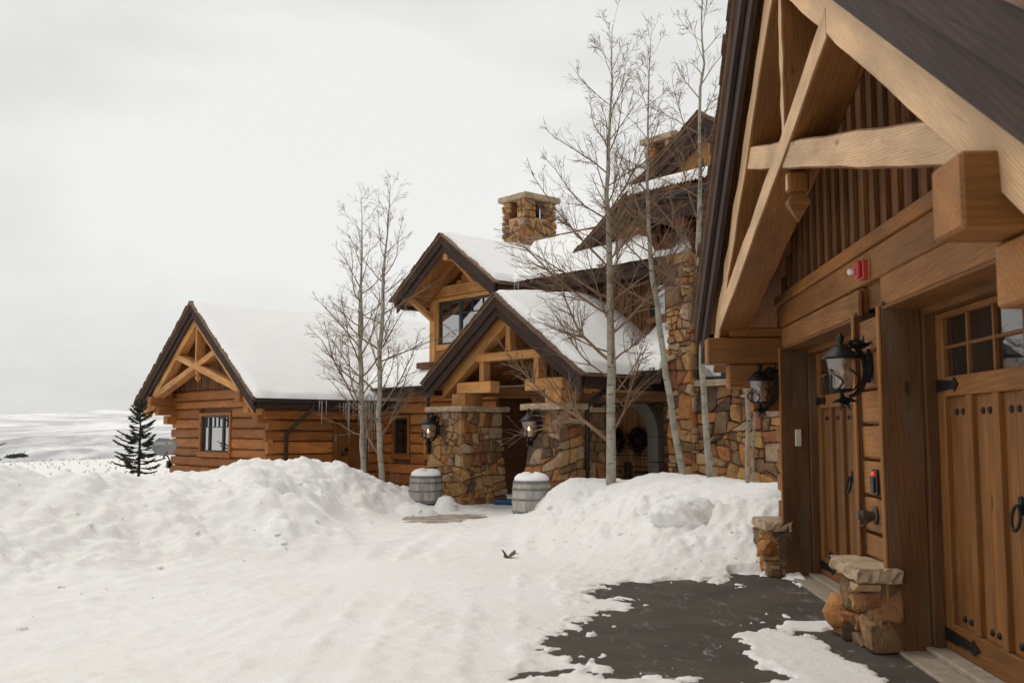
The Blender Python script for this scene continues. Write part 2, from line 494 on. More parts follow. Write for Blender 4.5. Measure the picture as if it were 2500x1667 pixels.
def hexa(name, q0, q1, mat, parent=None, bev=0.006, segs=1, jit=0.0, face=None):
    q0 = [Vec(p) for p in q0]; q1 = [Vec(p) for p in q1]
    c0 = sum(q0, Vec()) / len(q0); c1 = sum(q1, Vec()) / len(q1)
    M = basis(c1 - c0, Z, (c0 + c1) / 2)
    Mi = M.inverted()
    bm = bmesh.new()
    rings = []
    n = len(q0)
    for i in range(segs + 1):
        t = i / segs
        ring = []
        for k in range(n):
            p = Mi @ q0[k].lerp(q1[k], t)
            if jit and 0 < i < segs:
                p += Vec((0, random.uniform(-jit, jit), random.uniform(-jit, jit)))
            ring.append(bm.verts.new(p))
        rings.append(ring)
    bm.faces.new(rings[0]); bm.faces.new(rings[-1][::-1])
    for i in range(segs):
        for k in range(n):
            bm.faces.new((rings[i][k], rings[i + 1][k], rings[i + 1][(k + 1) % n], rings[i][(k + 1) % n]))
    bmesh.ops.recalc_face_normals(bm, faces=bm.faces)
    if bev > 0:
        es = [e for e in bm.edges if len(e.link_faces) == 2 and e.calc_face_angle(0) > 0.6]
        bmesh.ops.bevel(bm, geom=es, offset=bev, segments=1, affect='EDGES', clamp_overlap=True)
    me = bpy.data.meshes.new(name)
    bm.to_mesh(me); bm.free()
    me.materials.append(MK(mat))
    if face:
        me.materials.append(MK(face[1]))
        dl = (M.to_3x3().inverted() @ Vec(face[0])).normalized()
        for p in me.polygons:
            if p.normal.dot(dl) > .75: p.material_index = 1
    return link(bpy.data.objects.new(name, me), parent, M)
def box(name, fr, a, b, c, mat, parent=None, bev=0.006, axis=None, segs=1, jit=0.0, face=None):
    """box in a frame: ranges a, b, c of the frame's three coordinates; axis = grain direction (0, 1, 2)"""
    rg = (a, b, c)
    ln = [abs(r[1] - r[0]) for r in rg]
    ax = axis if axis is not None else ln.index(max(ln))
    o1, o2 = [i for i in range(3) if i != ax]
    def quad(v):
        out = []
        for i, j in ((0, 0), (1, 0), (1, 1), (0, 1)):
            p = [0, 0, 0]; p[ax] = v; p[o1] = rg[o1][i]; p[o2] = rg[o2][j]
            out.append(fr(*p))
        return out
    return hexa(name, quad(rg[ax][0]), quad(rg[ax][1]), mat, parent, min(bev, min(ln) * 0.3), segs, jit, face)
def bar(name, p0, p1, w, h, mat, parent=None, up=Z, bev=0.006, segs=1, jit=0.0):
    p0 = Vec(p0); p1 = Vec(p1)
    M = basis(p1 - p0, up)
    y = M.col[1].to_3d() * w / 2; z = M.col[2].to_3d() * h / 2
    q = lambda p: [p - y - z, p + y - z, p + y + z, p - y + z]
    return hexa(name, q(p0), q(p1), mat, parent, bev, segs, jit)
class Acc:
    def __init__(s): s.v = []; s.f = []
    def tube(s, pts, rad, sides=5, cap=True):
        pts = [Vec(p) for p in pts]
        if not hasattr(rad, '__len__'): rad = [rad] * len(pts)
        base = len(s.v)
        ref = None
        for i, p in enumerate(pts):
            d = (pts[min(i + 1, len(pts) - 1)] - pts[max(i - 1, 0)])
            if d.length < 1e-9: d = Vec((0, 0, 1))
            d.normalize()
            if ref is None:
                ref = Vec((0, 0, 1)).cross(d)
                if ref.length < 0.05: ref = Vec((1, 0, 0)).cross(d)
            x = (ref - d * ref.dot(d)).normalized(); ref = x
            y = d.cross(x)
            for k in range(sides):
                a = 2 * math.pi * k / sides
                s.v.append(p + (x * math.cos(a) + y * math.sin(a)) * rad[i])
        for i in range(len(pts) - 1):
            for k in range(sides):
                a = base + i * sides + k; b = base + i * sides + (k + 1) % sides
                s.f.append((a, b, b + sides, a + sides))
        if cap:
            s.f.append(tuple(range(base, base + sides))[::-1])
            e = base + (len(pts) - 1) * sides
            s.f.append(tuple(range(e, e + sides)))
    def lathe(s, prof, M=None, seg=16, squash=1.0):
        base = len(s.v)
        for r, z in prof:
            for k in range(seg):
                a = 2 * math.pi * k / seg
                p = Vec((r * math.cos(a), r * math.sin(a) * squash, z))
                s.v.append(M @ p if M is not None else p)
        for i in range(len(prof) - 1):
            for k in range(seg):
                a = base + i * seg + k; b = base + i * seg + (k + 1) % seg
                s.f.append((a, b, b + seg, a + seg))
        s.f.append(tuple(range(base, base + seg))[::-1])
        e = base + (len(prof) - 1) * seg
        s.f.append(tuple(range(e, e + seg)))
    def poly(s, pts):
        b = len(s.v); s.v += [Vec(p) for p in pts]; s.f.append(tuple(range(b, b + len(pts))))
    def build(s, name, mat, parent=None, M=None, smooth=False):
        if M is not None:
            Mi = M.inverted(); vv = [Mi @ v for v in s.v]
        else:
            vv = s.v
        return mesh_obj(name, vv, s.f, mat, parent, M, smooth)

# numpy value noise
def _hash(ix, iy, seed):
    h = (ix * 374761393 + iy * 668265263 + seed * 1442695041) & 0xffffffff
    h = ((h ^ (h >> 13)) * 1274126177) & 0xffffffff
    return ((h ^ (h >> 16)) & 0xffff) / 65535.0
def vnoise(x, y, seed=0):
    ix = np.floor(x).astype(np.int64); iy = np.floor(y).astype(np.int64)
    fx = x - ix; fy = y - iy
    fx = fx * fx * fx * (fx * (fx * 6 - 15) + 10); fy = fy * fy * fy * (fy * (fy * 6 - 15) + 10)
    a = _hash(ix, iy, seed); b = _hash(ix + 1, iy, seed); c = _hash(ix, iy + 1, seed); d = _hash(ix + 1, iy + 1, seed)
    return (a * (1 - fx) + b * fx) * (1 - fy) + (c * (1 - fx) + d * fx) * fy - 0.5
def fbm(x, y, sc, octv=4, seed=0, gain=0.5):
    s = 0; amp = 1; f = 1 / sc
    for i in range(octv):
        s = s + amp * vnoise(x * f + 13.7 * i, y * f + 7.3 * i, seed + i)
        amp *= gain; f *= 2.03
    return s
def grid_mesh(name, X, Y, Zz, mat, parent=None, smooth=True, M=None):
    ny, nx = X.shape
    v = np.stack([X, Y, Zz], -1).reshape(-1, 3).astype(np.float32)
    i = np.arange(ny * nx).reshape(ny, nx)
    f = np.stack([i[:-1, :-1], i[:-1, 1:], i[1:, 1:], i[1:, :-1]], -1).reshape(-1, 4).astype(np.int32)
    me = bpy.data.meshes.new(name)
    me.vertices.add(len(v)); me.vertices.foreach_set('co', v.ravel())
    me.loops.add(f.size); me.loops.foreach_set('vertex_index', f.ravel())
    me.polygons.add(len(f)); me.polygons.foreach_set('loop_start', np.arange(0, f.size, 4, dtype=np.int32))
    if smooth: me.polygons.foreach_set('use_smooth', np.ones(len(f), dtype=bool))
    me.materials.append(MK(mat)); me.update(calc_edges=True); me.validate()
    return link(bpy.data.objects.new(name, me), parent, M if M is not None else Matrix.Identity(4))

# frames ------------------------------------------------------------
GA = R(4.0)
_g = Vec((math.sin(GA), math.cos(GA), 0)); _n = Vec((-_g.y, _g.x, 0)); _P = Vec((2.927, 8.857, 0))
def G(s, o, z): return _P + _g * s + _n * o + Z * z          # garage: s along the wall (away), o outwards, z up
HB = R(48.9)
_U = Vec((math.sin(HB), math.cos(HB), 0)); _V = Vec((math.cos(HB), -math.sin(HB), 0)); _O = Vec((-1.035, 20.673, 0))
def H(u, v, z): return _O + _U * u + _V * v + Z * z          # house: u into the house, v to the right, z up

# ------------------------------------------------------------------ ground: snow terrain
FPX = 2431.0; _th = math.atan((1052 - 833.5) / FPX)
def at(px, py, Y):
    xc = (px - 1250) / FPX; yc = -(py - 833.5) / FPX
    d = Vec((xc, math.cos(_th) - yc * math.sin(_th), math.sin(_th) + yc * math.cos(_th)))
    return Vec((0, 0, 1.6)) + d * (Y / d.y)
CP = []   # control points (x, y, z) of the snow surface
def cp(*l):
    for (px, py, Y) in l:
        p = at(px, py, Y); CP.append((p.x, p.y, p.z))
# left bank crest, mid slope
cp((-250, 1180, 13), (-100, 1180, 13), (0, 1180, 13.2), (100, 1178, 13.5), (200, 1184, 14), (300, 1192, 14.6), (430, 1188, 15.6), (540, 1162, 16.6), (600, 1152, 17.2), (648, 1142, 17.6), (700, 1150, 18),
   (760, 1148, 18.6), (850, 1158, 19.4), (900, 1172, 20.0), (960, 1193, 20.3), (1005, 1212, 20.2))
cp((-150, 1165, 12.3), (0, 1167, 12.5), (120, 1168, 12.8), (240, 1178, 13.2), (340, 1186, 13.7), (440, 1180, 14.1), (540, 1182, 14.2), (630, 1190, 14.0), (690, 1206, 13.7), (735, 1240, 13.4), (770, 1290, 13.1), (785, 1330, 12.6))
cp((-150, 1330, 10.3), (0, 1325, 10.6), (150, 1315, 11.1), (300, 1300, 11.7), (430, 1290, 12.3), (540, 1285, 12.8), (630, 1285, 12.9), (700, 1300, 12.7), (750, 1335, 12.4))
cp((-100, 1440, 8.9), (60, 1430, 9.3), (220, 1415, 9.8), (380, 1395, 10.4), (500, 1380, 11.0), (600, 1372, 11.5), (690, 1372, 11.8))
cp((760, 1228, 16.2), (830, 1235, 17.2), (850, 1212, 18.4), (930, 1222, 19.4), (700, 1175, 16.2), (600, 1165, 15.6))
for px, py in ((800, 1362), (700, 1402), (560, 1450), (400, 1495), (200, 1545), (0, 1590), (-200, 1640), (815, 1315), (860, 1282), (950, 1258), (1040, 1248)):
    Y = 1.57 * FPX / (py - 1052); CP.append(((px - 1250) / FPX * Y, Y, 0.04))
# behind the left bank
for q in ((-12, 18, .45), (-9, 19.5, .35), (-7, 21.5, .35), (-12, 23, .3), (-5.5, 23, .3), (-3.2, 23.5, .25), (-16, 16, .5), (-20, 20, .2), (-15, 28, .2), (-24, 14, .6)): CP.append(q)
# drive
for q in ((0, 5, .03), (-2, 6.5, .03), (-4, 5.5, .04), (1.2, 7, .02), (0, 8.5, .03), (-1.8, 9, .03), (0.2, 11, .03), (-.9, 12.5, .03), (-.2, 14.5, .03), (-1.6, 14.5, .04), (-1.2, 17, .03), (-.6, 18.3, .02), (-.3, 19.5, .02), (-1.9, 16, .05),
          (.2, 20.5, .05), (1.0, 22, .05), (2.3, 21, .05), (3, 9, 0), (2.6, 7, 0), (2.8, 5, 0), (2.4, 10.5, .0), (-6, 4, .05), (1.5, 9, 0), (1.2, 10.4, .02), (4.5, 8, -.05), (4.5, 5, -.05), (0, 2, .03), (-5, 0, .05), (5, 0, 0), (0, -8, 0.05), (8, -8, 0), (-12, -6, .1), (-12, 4, .2)): CP.append(q)
# right bank
cp((1361, 1203, 17.4), (1424, 1176, 17.2), (1488, 1190, 16.6), (1540, 1172, 16.2), (1594, 1160, 15.9), (1650, 1163, 15.5), (1700, 1166, 15.0), (1760, 1172, 14.6), (1815, 1178, 14.2), (1910, 1182, 13.4))
cp((1300, 1250, 17.0), (1380, 1245, 16.2), (1450, 1255, 15.0), (1530, 1230, 14.2), (1530, 1310, 13.0), (1600, 1235, 13.6), (1600, 1330, 12.2), (1700, 1240, 13.2), (1700, 1330, 12.0), (1800, 1240, 12.9), (1790, 1330, 11.9), (1860, 1290, 12.0), (1900, 1240, 12.2))
for px, py in ((1190, 1282), (1260, 1318), (1330, 1350), (1420, 1382), (1500, 1402), (1594, 1418), (1690, 1414), (1780, 1404), (1845, 1398)):
    Y = 1.58 * FPX / (py - 1052); CP.append(((px - 1250) / FPX * Y, Y, 0.02))
for q in ((2.2, 19.0, .45), (3.6, 17.0, .65), (4.2, 15.2, .7), (4.5, 13.5, .6), (1.3, 18.9, .35), (.75, 18.2, .30), (.2, 18.4, .1), (6, 16, .6), (3.4, 11.9, .35)): CP.append(q)
CPa = np.array(CP)
def rbf_fit(c):
    d = np.sqrt(((c[:, None, :2] - c[None, :, :2]) ** 2).sum(-1))
    K = np.sqrt(d * d + 0.06)
    n = len(c)
    A = np.zeros((n + 1, n + 1)); A[:n, :n] = -K + np.eye(n) * 0.03; A[:n, n] = 1; A[n, :n] = 1
    return np.linalg.solve(A, np.append(c[:, 2], 0))
_wt = rbf_fit(CPa)
def rbf_eval(x, y):
    out = np.full(x.shape, _wt[-1])
    for (cx_, cy_, _), w in zip(CPa, _wt[:-1]):
        out -= w * np.sqrt((x - cx_) ** 2 + (y - cy_) ** 2 + 0.06)
    return out
def sstep(a, b, x):
    t = np.clip((x - a) / (b - a), 0, 1); return t * t * (3 - 2 * t)
def ell(x, y, cx_, cy_, rx, ry, rot=0.0):
    c, s = math.cos(rot), math.sin(rot)
    dx = x - cx_; dy = y - cy_
    return 1 - np.sqrt(((dx * c + dy * s) / rx) ** 2 + ((-dx * s + dy * c) / ry) ** 2)
LUMPS = [(at(1680, 1235, 13.0), .42, .36, .16), (at(1560, 1175, 14.6), .9, .5, .06), (at(1820, 1210, 12.8), .5, .4, .12), (at(700, 1190, 16.6), .8, .6, .08), (at(610, 1180, 16), .7, .6, .10),
         (at(1020, 1235, 19.2), .38, .3, .16), (at(1090, 1218, 19.9), .22, .3, .24), (at(960, 1225, 19.6), .5, .35, .10), (at(880, 1215, 18.8), .5, .4, .08), (at(1350, 1225, 17.5), .35, .4, .12)]
def terrain(x, y):
    near = rbf_eval(x, y)
    r = np.sqrt((x + 4) ** 2 + (y - 12) ** 2)
    k = sstep(17, 30, r)
    yy = np.maximum(y, 0)
    far = 0.1 - 1.9 * sstep(30, 115, y) * sstep(-2, -48, x * 1.0) - 0.2 * sstep(25, 120, y) + 1.0 * sstep(40, 110, y) * sstep(-40, -20, x) - 30 * sstep(100, 260, y) - 4 * sstep(40, 300, np.abs(x)) - 6 * sstep(10, 200, -y)
    far = far + 0.5 * fbm(x, y, 18, 3, 5) * sstep(25, 60, r) * (1 - sstep(200, 600, r))
    z = near * (1 - k) + far * k
    for (p, rx, ry, hh) in LUMPS:
        e = np.clip(ell(x, y, p.x, p.y, rx, ry) , 0, 1)
        z = z + hh * np.sqrt(e * (2 - e)) * (e > 0)
    bank = sstep(0.06, 0.35, z) * (1 - k)
    soft = 1 - 0.75 * (sstep(.55, .8, z) * sstep(0.5, 1.5, x) * (1 - k))
    rough_ = bank * soft
    n1 = fbm(x, y, 1.1, 4, 21); n2 = fbm(x, y, .36, 4, 33)
    bil = np.abs(fbm(x, y, .55, 4, 133)); bil2 = np.abs(fbm(x, y, .2, 3, 143))
    z = z + rough_ * (0.14 * n1 + 0.08 * n2 + 0.12 * (bil - .12) + 0.10 * (bil2 - .1) + .05 * np.abs(fbm(x, y, .30, 4, 183, .62)) * (1 + 2 * fbm(x, y, 1.3, 2, 193)))
    # ploughed striations on the left bank face
    left = rough_ * sstep(0, -2, x)
    z = z + left * 0.07 * np.sin((x * 1.0 + y * .35) * 5.5 + 3.0 * fbm(x, y, 1.5, 2, 71)) * (0.5 + fbm(x, y, 1.2, 2, 81))
    crumb = (1 - bank) * (1 - k)
    z = z + crumb * (0.020 * fbm(x + .3 * y, y, .6, 4, 51) + 0.018 * fbm(x, y, .13, 3, 61))
    z = z + crumb * 0.012 * fbm((x - .03 * (y - 6) ** 2) * 1.0, y * .16, .10, 3, 67) * sstep(-7, -4, x)
    # tyre tracks curving over the drive
    tc = x - (-0.9 + 0.02 * (y - 9) ** 2 * .25)
    for off in (-.75, .75, -.35, 1.15):
        g = np.exp(-((tc - off) / .14) ** 2) * crumb * sstep(4, 7, y) * (1 - sstep(14, 17, y))
        z = z - 0.030 * g + 0.010 * g * np.sin((y + .45 * x) * 48) + .012 * crumb * (np.exp(-((tc - off - .22) / .06) ** 2) + np.exp(-((tc - off + .22) / .06) ** 2)) * sstep(4, 7, y) * (1 - sstep(14, 17, y)) * (.6 + fbm(x, y, .3, 2, 171))
    # bare asphalt in front of the garage doors
    nz = fbm(x, y, .55, 5, 91, .6); nz2 = fbm(x * 1.0 + y * .5, y * 2.2 - x * 1.0, .5, 4, 97, .6)
    bare = np.maximum.reduce([ell(x, y, 1.40, 8.05, .92, 1.6, -.42), ell(x, y, 1.95, 9.85, 1.1, .95, -.3), ell(x, y, 2.72, 9.6, .42, 1.9), ell(x, y, 2.72, 7.0, .30, 1.7, .1)])
    tongue = np.maximum(ell(x, y, 2.10, 6.9, .42, 1.75, .06), ell(x, y, 2.45, 8.35, .42, .28) - .05)
    m = np.minimum(bare * 1.6 + .25, .34 - tongue * 1.8)
    m = m + 0.50 * nz + 0.34 * nz2 + 0.02
    spk = fbm(x * 1.0 - y * .25, y * 1.0 + x * .8, .17, 4, 117, .6)
    m = m - 1.6 * np.clip(spk - .30, 0, 1)
    reg = sstep(5.0, 6, y) * (1 - sstep(11.6, 12.2, y)) * sstep(-.6, .2, x)
    z = np.where((y > 2) & (y < 14) & (x > -3) & (x < 5), np.maximum(z, .014 + .01 * nz), z)
    m = m + .22 * fbm(x + .4 * y, y, .14, 3, 157, .6)
    m = m - .75 * np.clip(fbm(x * .9 + y * .9, (y - x) * 2.4, .42, 4, 203, .6) - .12, 0, 1)
    mm = sstep(-0.12, 0.30, m) * reg * (1 - sstep(.03, .12, z))
    hf = fbm(x, y, .09, 2, 167, .7)
    zb = .014 - .050 * mm + .030 * hf * np.exp(-((mm - .32) / .30) ** 2)
    w_ = sstep(0.02, .12, mm)
    z = z * (1 - w_) + zb * w_
    pth = np.clip(ell(x, y, -.66, 18.5, .62, .34, .1) * .9 - .12 + 1.1 * fbm(x * .35 + y * .1, y, .16, 4, 127, .65), 0, 1)
    z = z * (1 - sstep(.05, .3, pth)) - .03 * sstep(.05, .3, pth)
    wall_in = sstep(2.98, 3.12, x - (y - 8.857) * .07) * sstep(1, 3, y) * (1 - sstep(11.3, 11.6, y))
    z = z * (1 - wall_in) - .08 * wall_in
    return z
def axis_pts(segs, lo, hi, grow=1.22):
    a = [segs[0][0]]
    for (s, e, st) in segs:
        n = max(1, int(round((e - s) / st)))
        a += [s + (e - s) * (i + 1) / n for i in range(n)]
    st = segs[0][2]; x = a[0]; left = []
    while x > lo:
        st *= grow; x -= st; left.append(x)
    st = segs[-1][2]; x = a[-1]; right = []
    while x < hi:
        st *= grow; x += st; right.append(x)
    return np.array(left[::-1] + a + right)
xs = axis_pts([(-14, -9, .08), (-9, -1, .045), (-1, .2, .04), (.2, 3.3, .026), (3.3, 5, .08)], -6000, 6000)
ys = axis_pts([(5, 5.8, .06), (5.8, 11.8, .03), (11.8, 20.5, .05), (20.5, 24, .09)], -6000, 9000)
gx, gy = np.meshgrid(xs, ys)
ground = grid_mesh('snow_ground', gx, gy, terrain(gx, gy), 'snow')
tag(ground, 'white snow covered ground with ploughed banks beside the drive', 'snow', kind='structure')
def tz(x, y): return float(terrain(np.array([[x]], float), np.array([[y]], float))[0, 0])

a_ = np.linspace(-.8, 4.6, 12); b_ = np.linspace(3.0, 12.5, 20)
ax_, ay_ = np.meshgrid(a_, b_)
drive = grid_mesh('asphalt_drive', ax_, ay_, np.zeros_like(ax_), 'asphalt', smooth=False)
tag(drive, 'dark wet asphalt apron in front of the garage doors', 'asphalt', kind='structure')

px_, py_ = np.meshgrid(np.linspace(-2.0, .9, 6), np.linspace(17.3, 20.2, 6))
tag(grid_mesh('stone_path', px_, py_, np.full_like(px_, .004), 'path_stone', smooth=False), 'brown stone path showing through thin snow before the porch', 'path', kind='structure')

# broken clods of ploughed snow on and below the banks
rng = random.Random(99); CL = Acc()
_ico = bmesh.new(); bmesh.ops.create_icosphere(_ico, subdivisions=1, radius=1); IV = [v.co.copy() for v in _ico.verts]; IF = [tuple(v.index for v in f.verts) for f in _ico.faces]; _ico.free()
cand = []
for _ in range(26000):
    y = 7 + 14 * rng.random() ** 1.1; x = rng.uniform(-.56, .36) * y
    cand.append((x, y))
ca = np.array(cand); cz = terrain(ca[None, :, 0], ca[None, :, 1])[0]; cz2 = terrain(ca[None, :, 0] + .3, ca[None, :, 1])[0]; cz3 = terrain(ca[None, :, 0], ca[None, :, 1] + .3)[0]
sl = np.hypot(cz2 - cz, cz3 - cz)
cnt = 0
for (x, y), z, q in zip(cand, cz, sl):
    p = .0 + .40 * min(1, max(0, (q - .05) / .15)) + (.12 if .06 < z < .16 else 0)
    if z < .02 or (x > .3 and z > .6): continue
    if rng.random() > p * .14 or cnt > 700: continue
    r = .012 + .04 * rng.random() ** 3.5 + (.03 if rng.random() < .03 else 0)
    b = len(CL.v); sx, sy, sz_ = rng.uniform(.7, 1.4), rng.uniform(.7, 1.4), rng.uniform(.5, .9)
    for v in IV:
        k = r * rng.uniform(.75, 1.2); CL.v.append(Vec((x + v.x * k * sx, y + v.y * k * sy, z + v.z * k * sz_ + r * .15)))
    CL.f += [tuple(b + i for i in f) for f in IF]; cnt += 1
tag(CL.build('snow_clods', 'snow', None, None, False), 'small broken snow clods scattered over the ploughed banks', 'snow', kind='stuff')
# ice crusted block half buried in the right bank
bm = bmesh.new(); bmesh.ops.create_icosphere(bm, subdivisions=5, radius=1)
pk = at(1680, 1262, 12.95)
for v in bm.verts:
    n_ = v.co.copy(); xx = np.array([n_.x * 2 + n_.z]); yy = np.array([n_.y * 2 - n_.z * .7])
    k = 1 + .28 * float(fbm(xx, yy, .9, 4, 7)[0]) + .16 * abs(float(fbm(xx, yy, .3, 3, 17)[0]))
    v.co = Vec((n_.x * .46 * k, n_.y * .34 * k, n_.z * .25 * k * (1 if n_.z > 0 else .8)))
me = bpy.data.meshes.new('snow_block'); bm.to_mesh(me); bm.free(); me.materials.append(MK('snow_dirty')); me.polygons.foreach_set('use_smooth', [True] * len(me.polygons))
tag(link(bpy.data.objects.new('snow_block', me), None, Matrix.Translation(pk)), 'large rounded block of dirty crusted snow on the right bank', 'snow block')

# distant hills
def hill(name, mat, label, Y, ridge, depth, seed, amp, base=-40):
    pxs = np.array([p for p, _ in ridge], float); hs = np.array([1.6 + (1052 - q) * Y / FPX for _, q in ridge])
    xw = (pxs - 1250) / FPX * Y
    xx = np.linspace(xw[0], xw[-1], 170); t = np.linspace(0, 1, 60)
    X, T = np.meshgrid(xx, t)
    Yw = Y - depth + T * depth * 1.6
    top = np.interp(X, xw, hs)
    prof = np.where(T < .625, np.sin(np.clip(T / .625, 0, 1) * math.pi / 2), 1 - (T - .625) * .8)
    n = fbm(X, Yw, depth * .22, 5, seed)
    Zw = base + (top - base) * prof + amp * n * prof * (1 - .75 * np.exp(-((T - .625) / .06) ** 2))
    o = grid_mesh(name, X, Yw, Zw, mat)
    return tag(o, label, 'hill', kind='structure')
hill('hill', 'hill_sage', 'grey sage covered hillside in cloud shade', 900, [(-900, 1104), (-300, 1108), (0, 1101), (100, 1088), (200, 1066), (290, 1052), (420, 1046), (700, 1040), (1200, 1050), (2200, 1060), (3600, 1060)], 500, 3, 5, -34)
hill('mountain', 'hill_snow', 'far white snowy mountain ridge under the clouds', 3200, [(-1500, 1030), (-400, 1016), (0, 1022), (95, 1020), (170, 1008), (215, 1001), (310, 1003), (420, 1012), (800, 1030), (1600, 1030), (2600, 1020), (4200, 1030)], 1900, 9, 34, -60)

# ------------------------------------------------------------------ stone work
def clip(poly, nx, ny, d):
    out = []
    L = len(poly)
    for i in range(L):
        p = poly[i]; q = poly[(i + 1) % L]
        a = nx * p[0] + ny * p[1] - d; b = nx * q[0] + ny * q[1] - d
        if a <= 0: out.append(p)
        if (a < 0 < b) or (b < 0 < a):
            t = a / (a - b); out.append((p[0] + t * (q[0] - p[0]), p[1] + t * (q[1] - p[1])))
    return out
def _area(p):
    return 0.5 * sum(p[i][0] * p[(i + 1) % len(p)][1] - p[(i + 1) % len(p)][0] * p[i][1] for i in range(len(p)))
def split_stones(poly, target, rng, out):
    ar = abs(_area(poly))
    xs_ = [p[0] for p in poly]; ys_ = [p[1] for p in poly]
    w, h = max(xs_) - min(xs_), max(ys_) - min(ys_)
    lim = target * rng.choice((.25, .5, .9, 1.5, 2.6))
    if (ar < lim and w < h * 2.4 and h < w * 1.9) or ar < target * .20:
        out.append(poly); return
    tilt = rng.gauss(0, .20) if rng.random() < .7 else rng.uniform(-.55, .55)
    f = rng.uniform(.34, .66)
    if w > h * rng.uniform(.85, 1.25): nx, ny = math.cos(tilt), math.sin(tilt)
    else: nx, ny = math.sin(tilt), math.cos(tilt)
    px = min(xs_) + w * f; py = min(ys_) + h * f
    d = nx * px + ny * py
    A_, B_ = clip(poly, nx, ny, d), clip(poly, -nx, -ny, -d)
    if len(A_) < 3 or len(B_) < 3: out.append(poly); return
    split_stones(A_, target, rng, out); split_stones(B_, target, rng, out)
def stones(parent, mapf, W, Hh, size, seed, mat='stone', depth=0.05, gap=0.009, aspect=1.2, x0=0.0, y0=0.0, name='stone', alt=None, ext=0.0):
    rng = random.Random(seed)
    cells = []
    split_stones([(-ext, 0), (W + ext, 0), (W + ext, Hh), (-ext, Hh)], size * size, rng, cells)
    k = 0
    for poly in cells:
        if _area(poly) < 0: poly = poly[::-1]
        src = list(poly); L = len(src)
        for a in range(L):
            p, q = src[a], src[(a + 1) % L]
            l = math.hypot(q[0] - p[0], q[1] - p[1])
            if l < 1e-5: continue
            nx, ny = (q[1] - p[1]) / l, -(q[0] - p[0]) / l
            poly = clip(poly, nx, ny, nx * p[0] + ny * p[1] - gap * rng.uniform(.2, .8))
            if len(poly) < 3: break
        if len(poly) < 3 or abs(_area(poly)) < 0.0012: continue
        pts = []
        L = len(poly)
        for a in range(L):
            p, q = poly[a], poly[(a + 1) % L]
            el = math.hypot(q[0] - p[0], q[1] - p[1])
            if el < 0.01: continue
            c = rng.uniform(.05, .21)
            jn = min(.011, el * .06)
            for t in ((c, .5 + rng.uniform(-.12, .12), 1 - c) if el > .11 else (c, 1 - c)):
                jx = rng.uniform(-jn, jn * .5) if c < t < 1 - c else rng.uniform(-jn * .4, 0)
                pts.append((p[0] + (q[0] - p[0]) * t + (q[1] - p[1]) / el * jx, p[1] + (q[1] - p[1]) * t - (q[0] - p[0]) / el * jx))
        if len(pts) < 5: continue
        m = len(pts)
        cx = sum(p[0] for p in pts) / m; cy = sum(p[1] for p in pts) / m
        d = depth * rng.uniform(.35, 1.7)
        tx, ty = rng.uniform(-.24, .24), rng.uniform(-.24, .24)
        W0 = mapf(x0 + cx, y0 + cy, 0)
        vs_ = []; fs = []
        inn = rng.uniform(.82, .93)
        for (sc, dz, jj) in ((1.0, -.05, 0), (.995, d * .35, .12), (inn, d * .9, .16)):
            for p in pts:
                x = cx + (p[0] - cx) * sc; y = cy + (p[1] - cy) * sc
                zz = dz + (tx * (x - cx) + ty * (y - cy) if dz > 0 else 0) + rng.uniform(-jj, jj) * d
                vs_.append(mapf(x0 + x, y0 + y, zz) - W0)
        vs_.append(mapf(x0 + cx, y0 + cy, d * rng.uniform(.9, 1.2)) - W0)
        for r in range(2):
            for a in range(m):
                b = (a + 1) % m
                fs.append((r * m + a, r * m + b, (r + 1) * m + b, (r + 1) * m + a))
        for a in range(m): fs.append((2 * m + a, 2 * m + (a + 1) % m, 3 * m))
        nn = (vs_[2 * m + 1] - vs_[2 * m]).cross(vs_[3 * m] - vs_[2 * m])
        if nn.dot(mapf(x0 + cx, y0 + cy, 1) - W0) < 0: fs = [f[::-1] for f in fs]
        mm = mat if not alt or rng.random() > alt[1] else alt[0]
        mesh_obj(name, vs_, fs, mm, parent, Matrix.Translation(W0))
        k += 1
    return k

def cap_slab(name, fr, a, b, z0, z1, parent, mat='cap_stone', jit=.018):
    """rough edged stone cap"""
    na, nb = 7, 7
    per = [(a[0] + (a[1] - a[0]) * i / na, b[0]) for i in range(na)] + [(a[1], b[0] + (b[1] - b[0]) * i / nb) for i in range(nb)] + \
          [(a[1] - (a[1] - a[0]) * i / na, b[1]) for i in range(na)] + [(a[0], b[1] - (b[1] - b[0]) * i / nb) for i in range(nb)]
    ca, cb = sum(a) / 2, sum(b) / 2
    c = fr(ca, cb, (z0 + z1) / 2)
    vv = []; ff = []
    m = len(per)
    prof = ((.97, z0), (1.0, z0 + (z1 - z0) * .2), (1.0, z0 + (z1 - z0) * .8), (.975, z1))
    for s, z in prof:
        for (p, q) in per:
            ja, jb = random.uniform(-jit, jit), random.uniform(-jit, jit)
            vv.append(fr(ca + (p - ca) * s + ja, cb + (q - cb) * s + jb, z + random.uniform(-.25, .25) * jit) - c)
    for r in range(3):
        for i in range(m):
            j = (i + 1) % m; ff.append((r * m + i, r * m + j, (r + 1) * m + j, (r + 1) * m + i))
    ff.append(tuple(range(m))[::-1]); ff.append(tuple(range(3 * m, 4 * m)))
    bm = bmesh.new()
    bv = [bm.verts.new(v) for v in vv]
    for f in ff: bm.faces.new([bv[i] for i in f])
    bmesh.ops.recalc_face_normals(bm, faces=bm.faces)
    me = bpy.data.meshes.new(name); bm.to_mesh(me); bm.free(); me.materials.append(MK(mat))
    return link(bpy.data.objects.new(name, me), parent, Matrix.Translation(c))

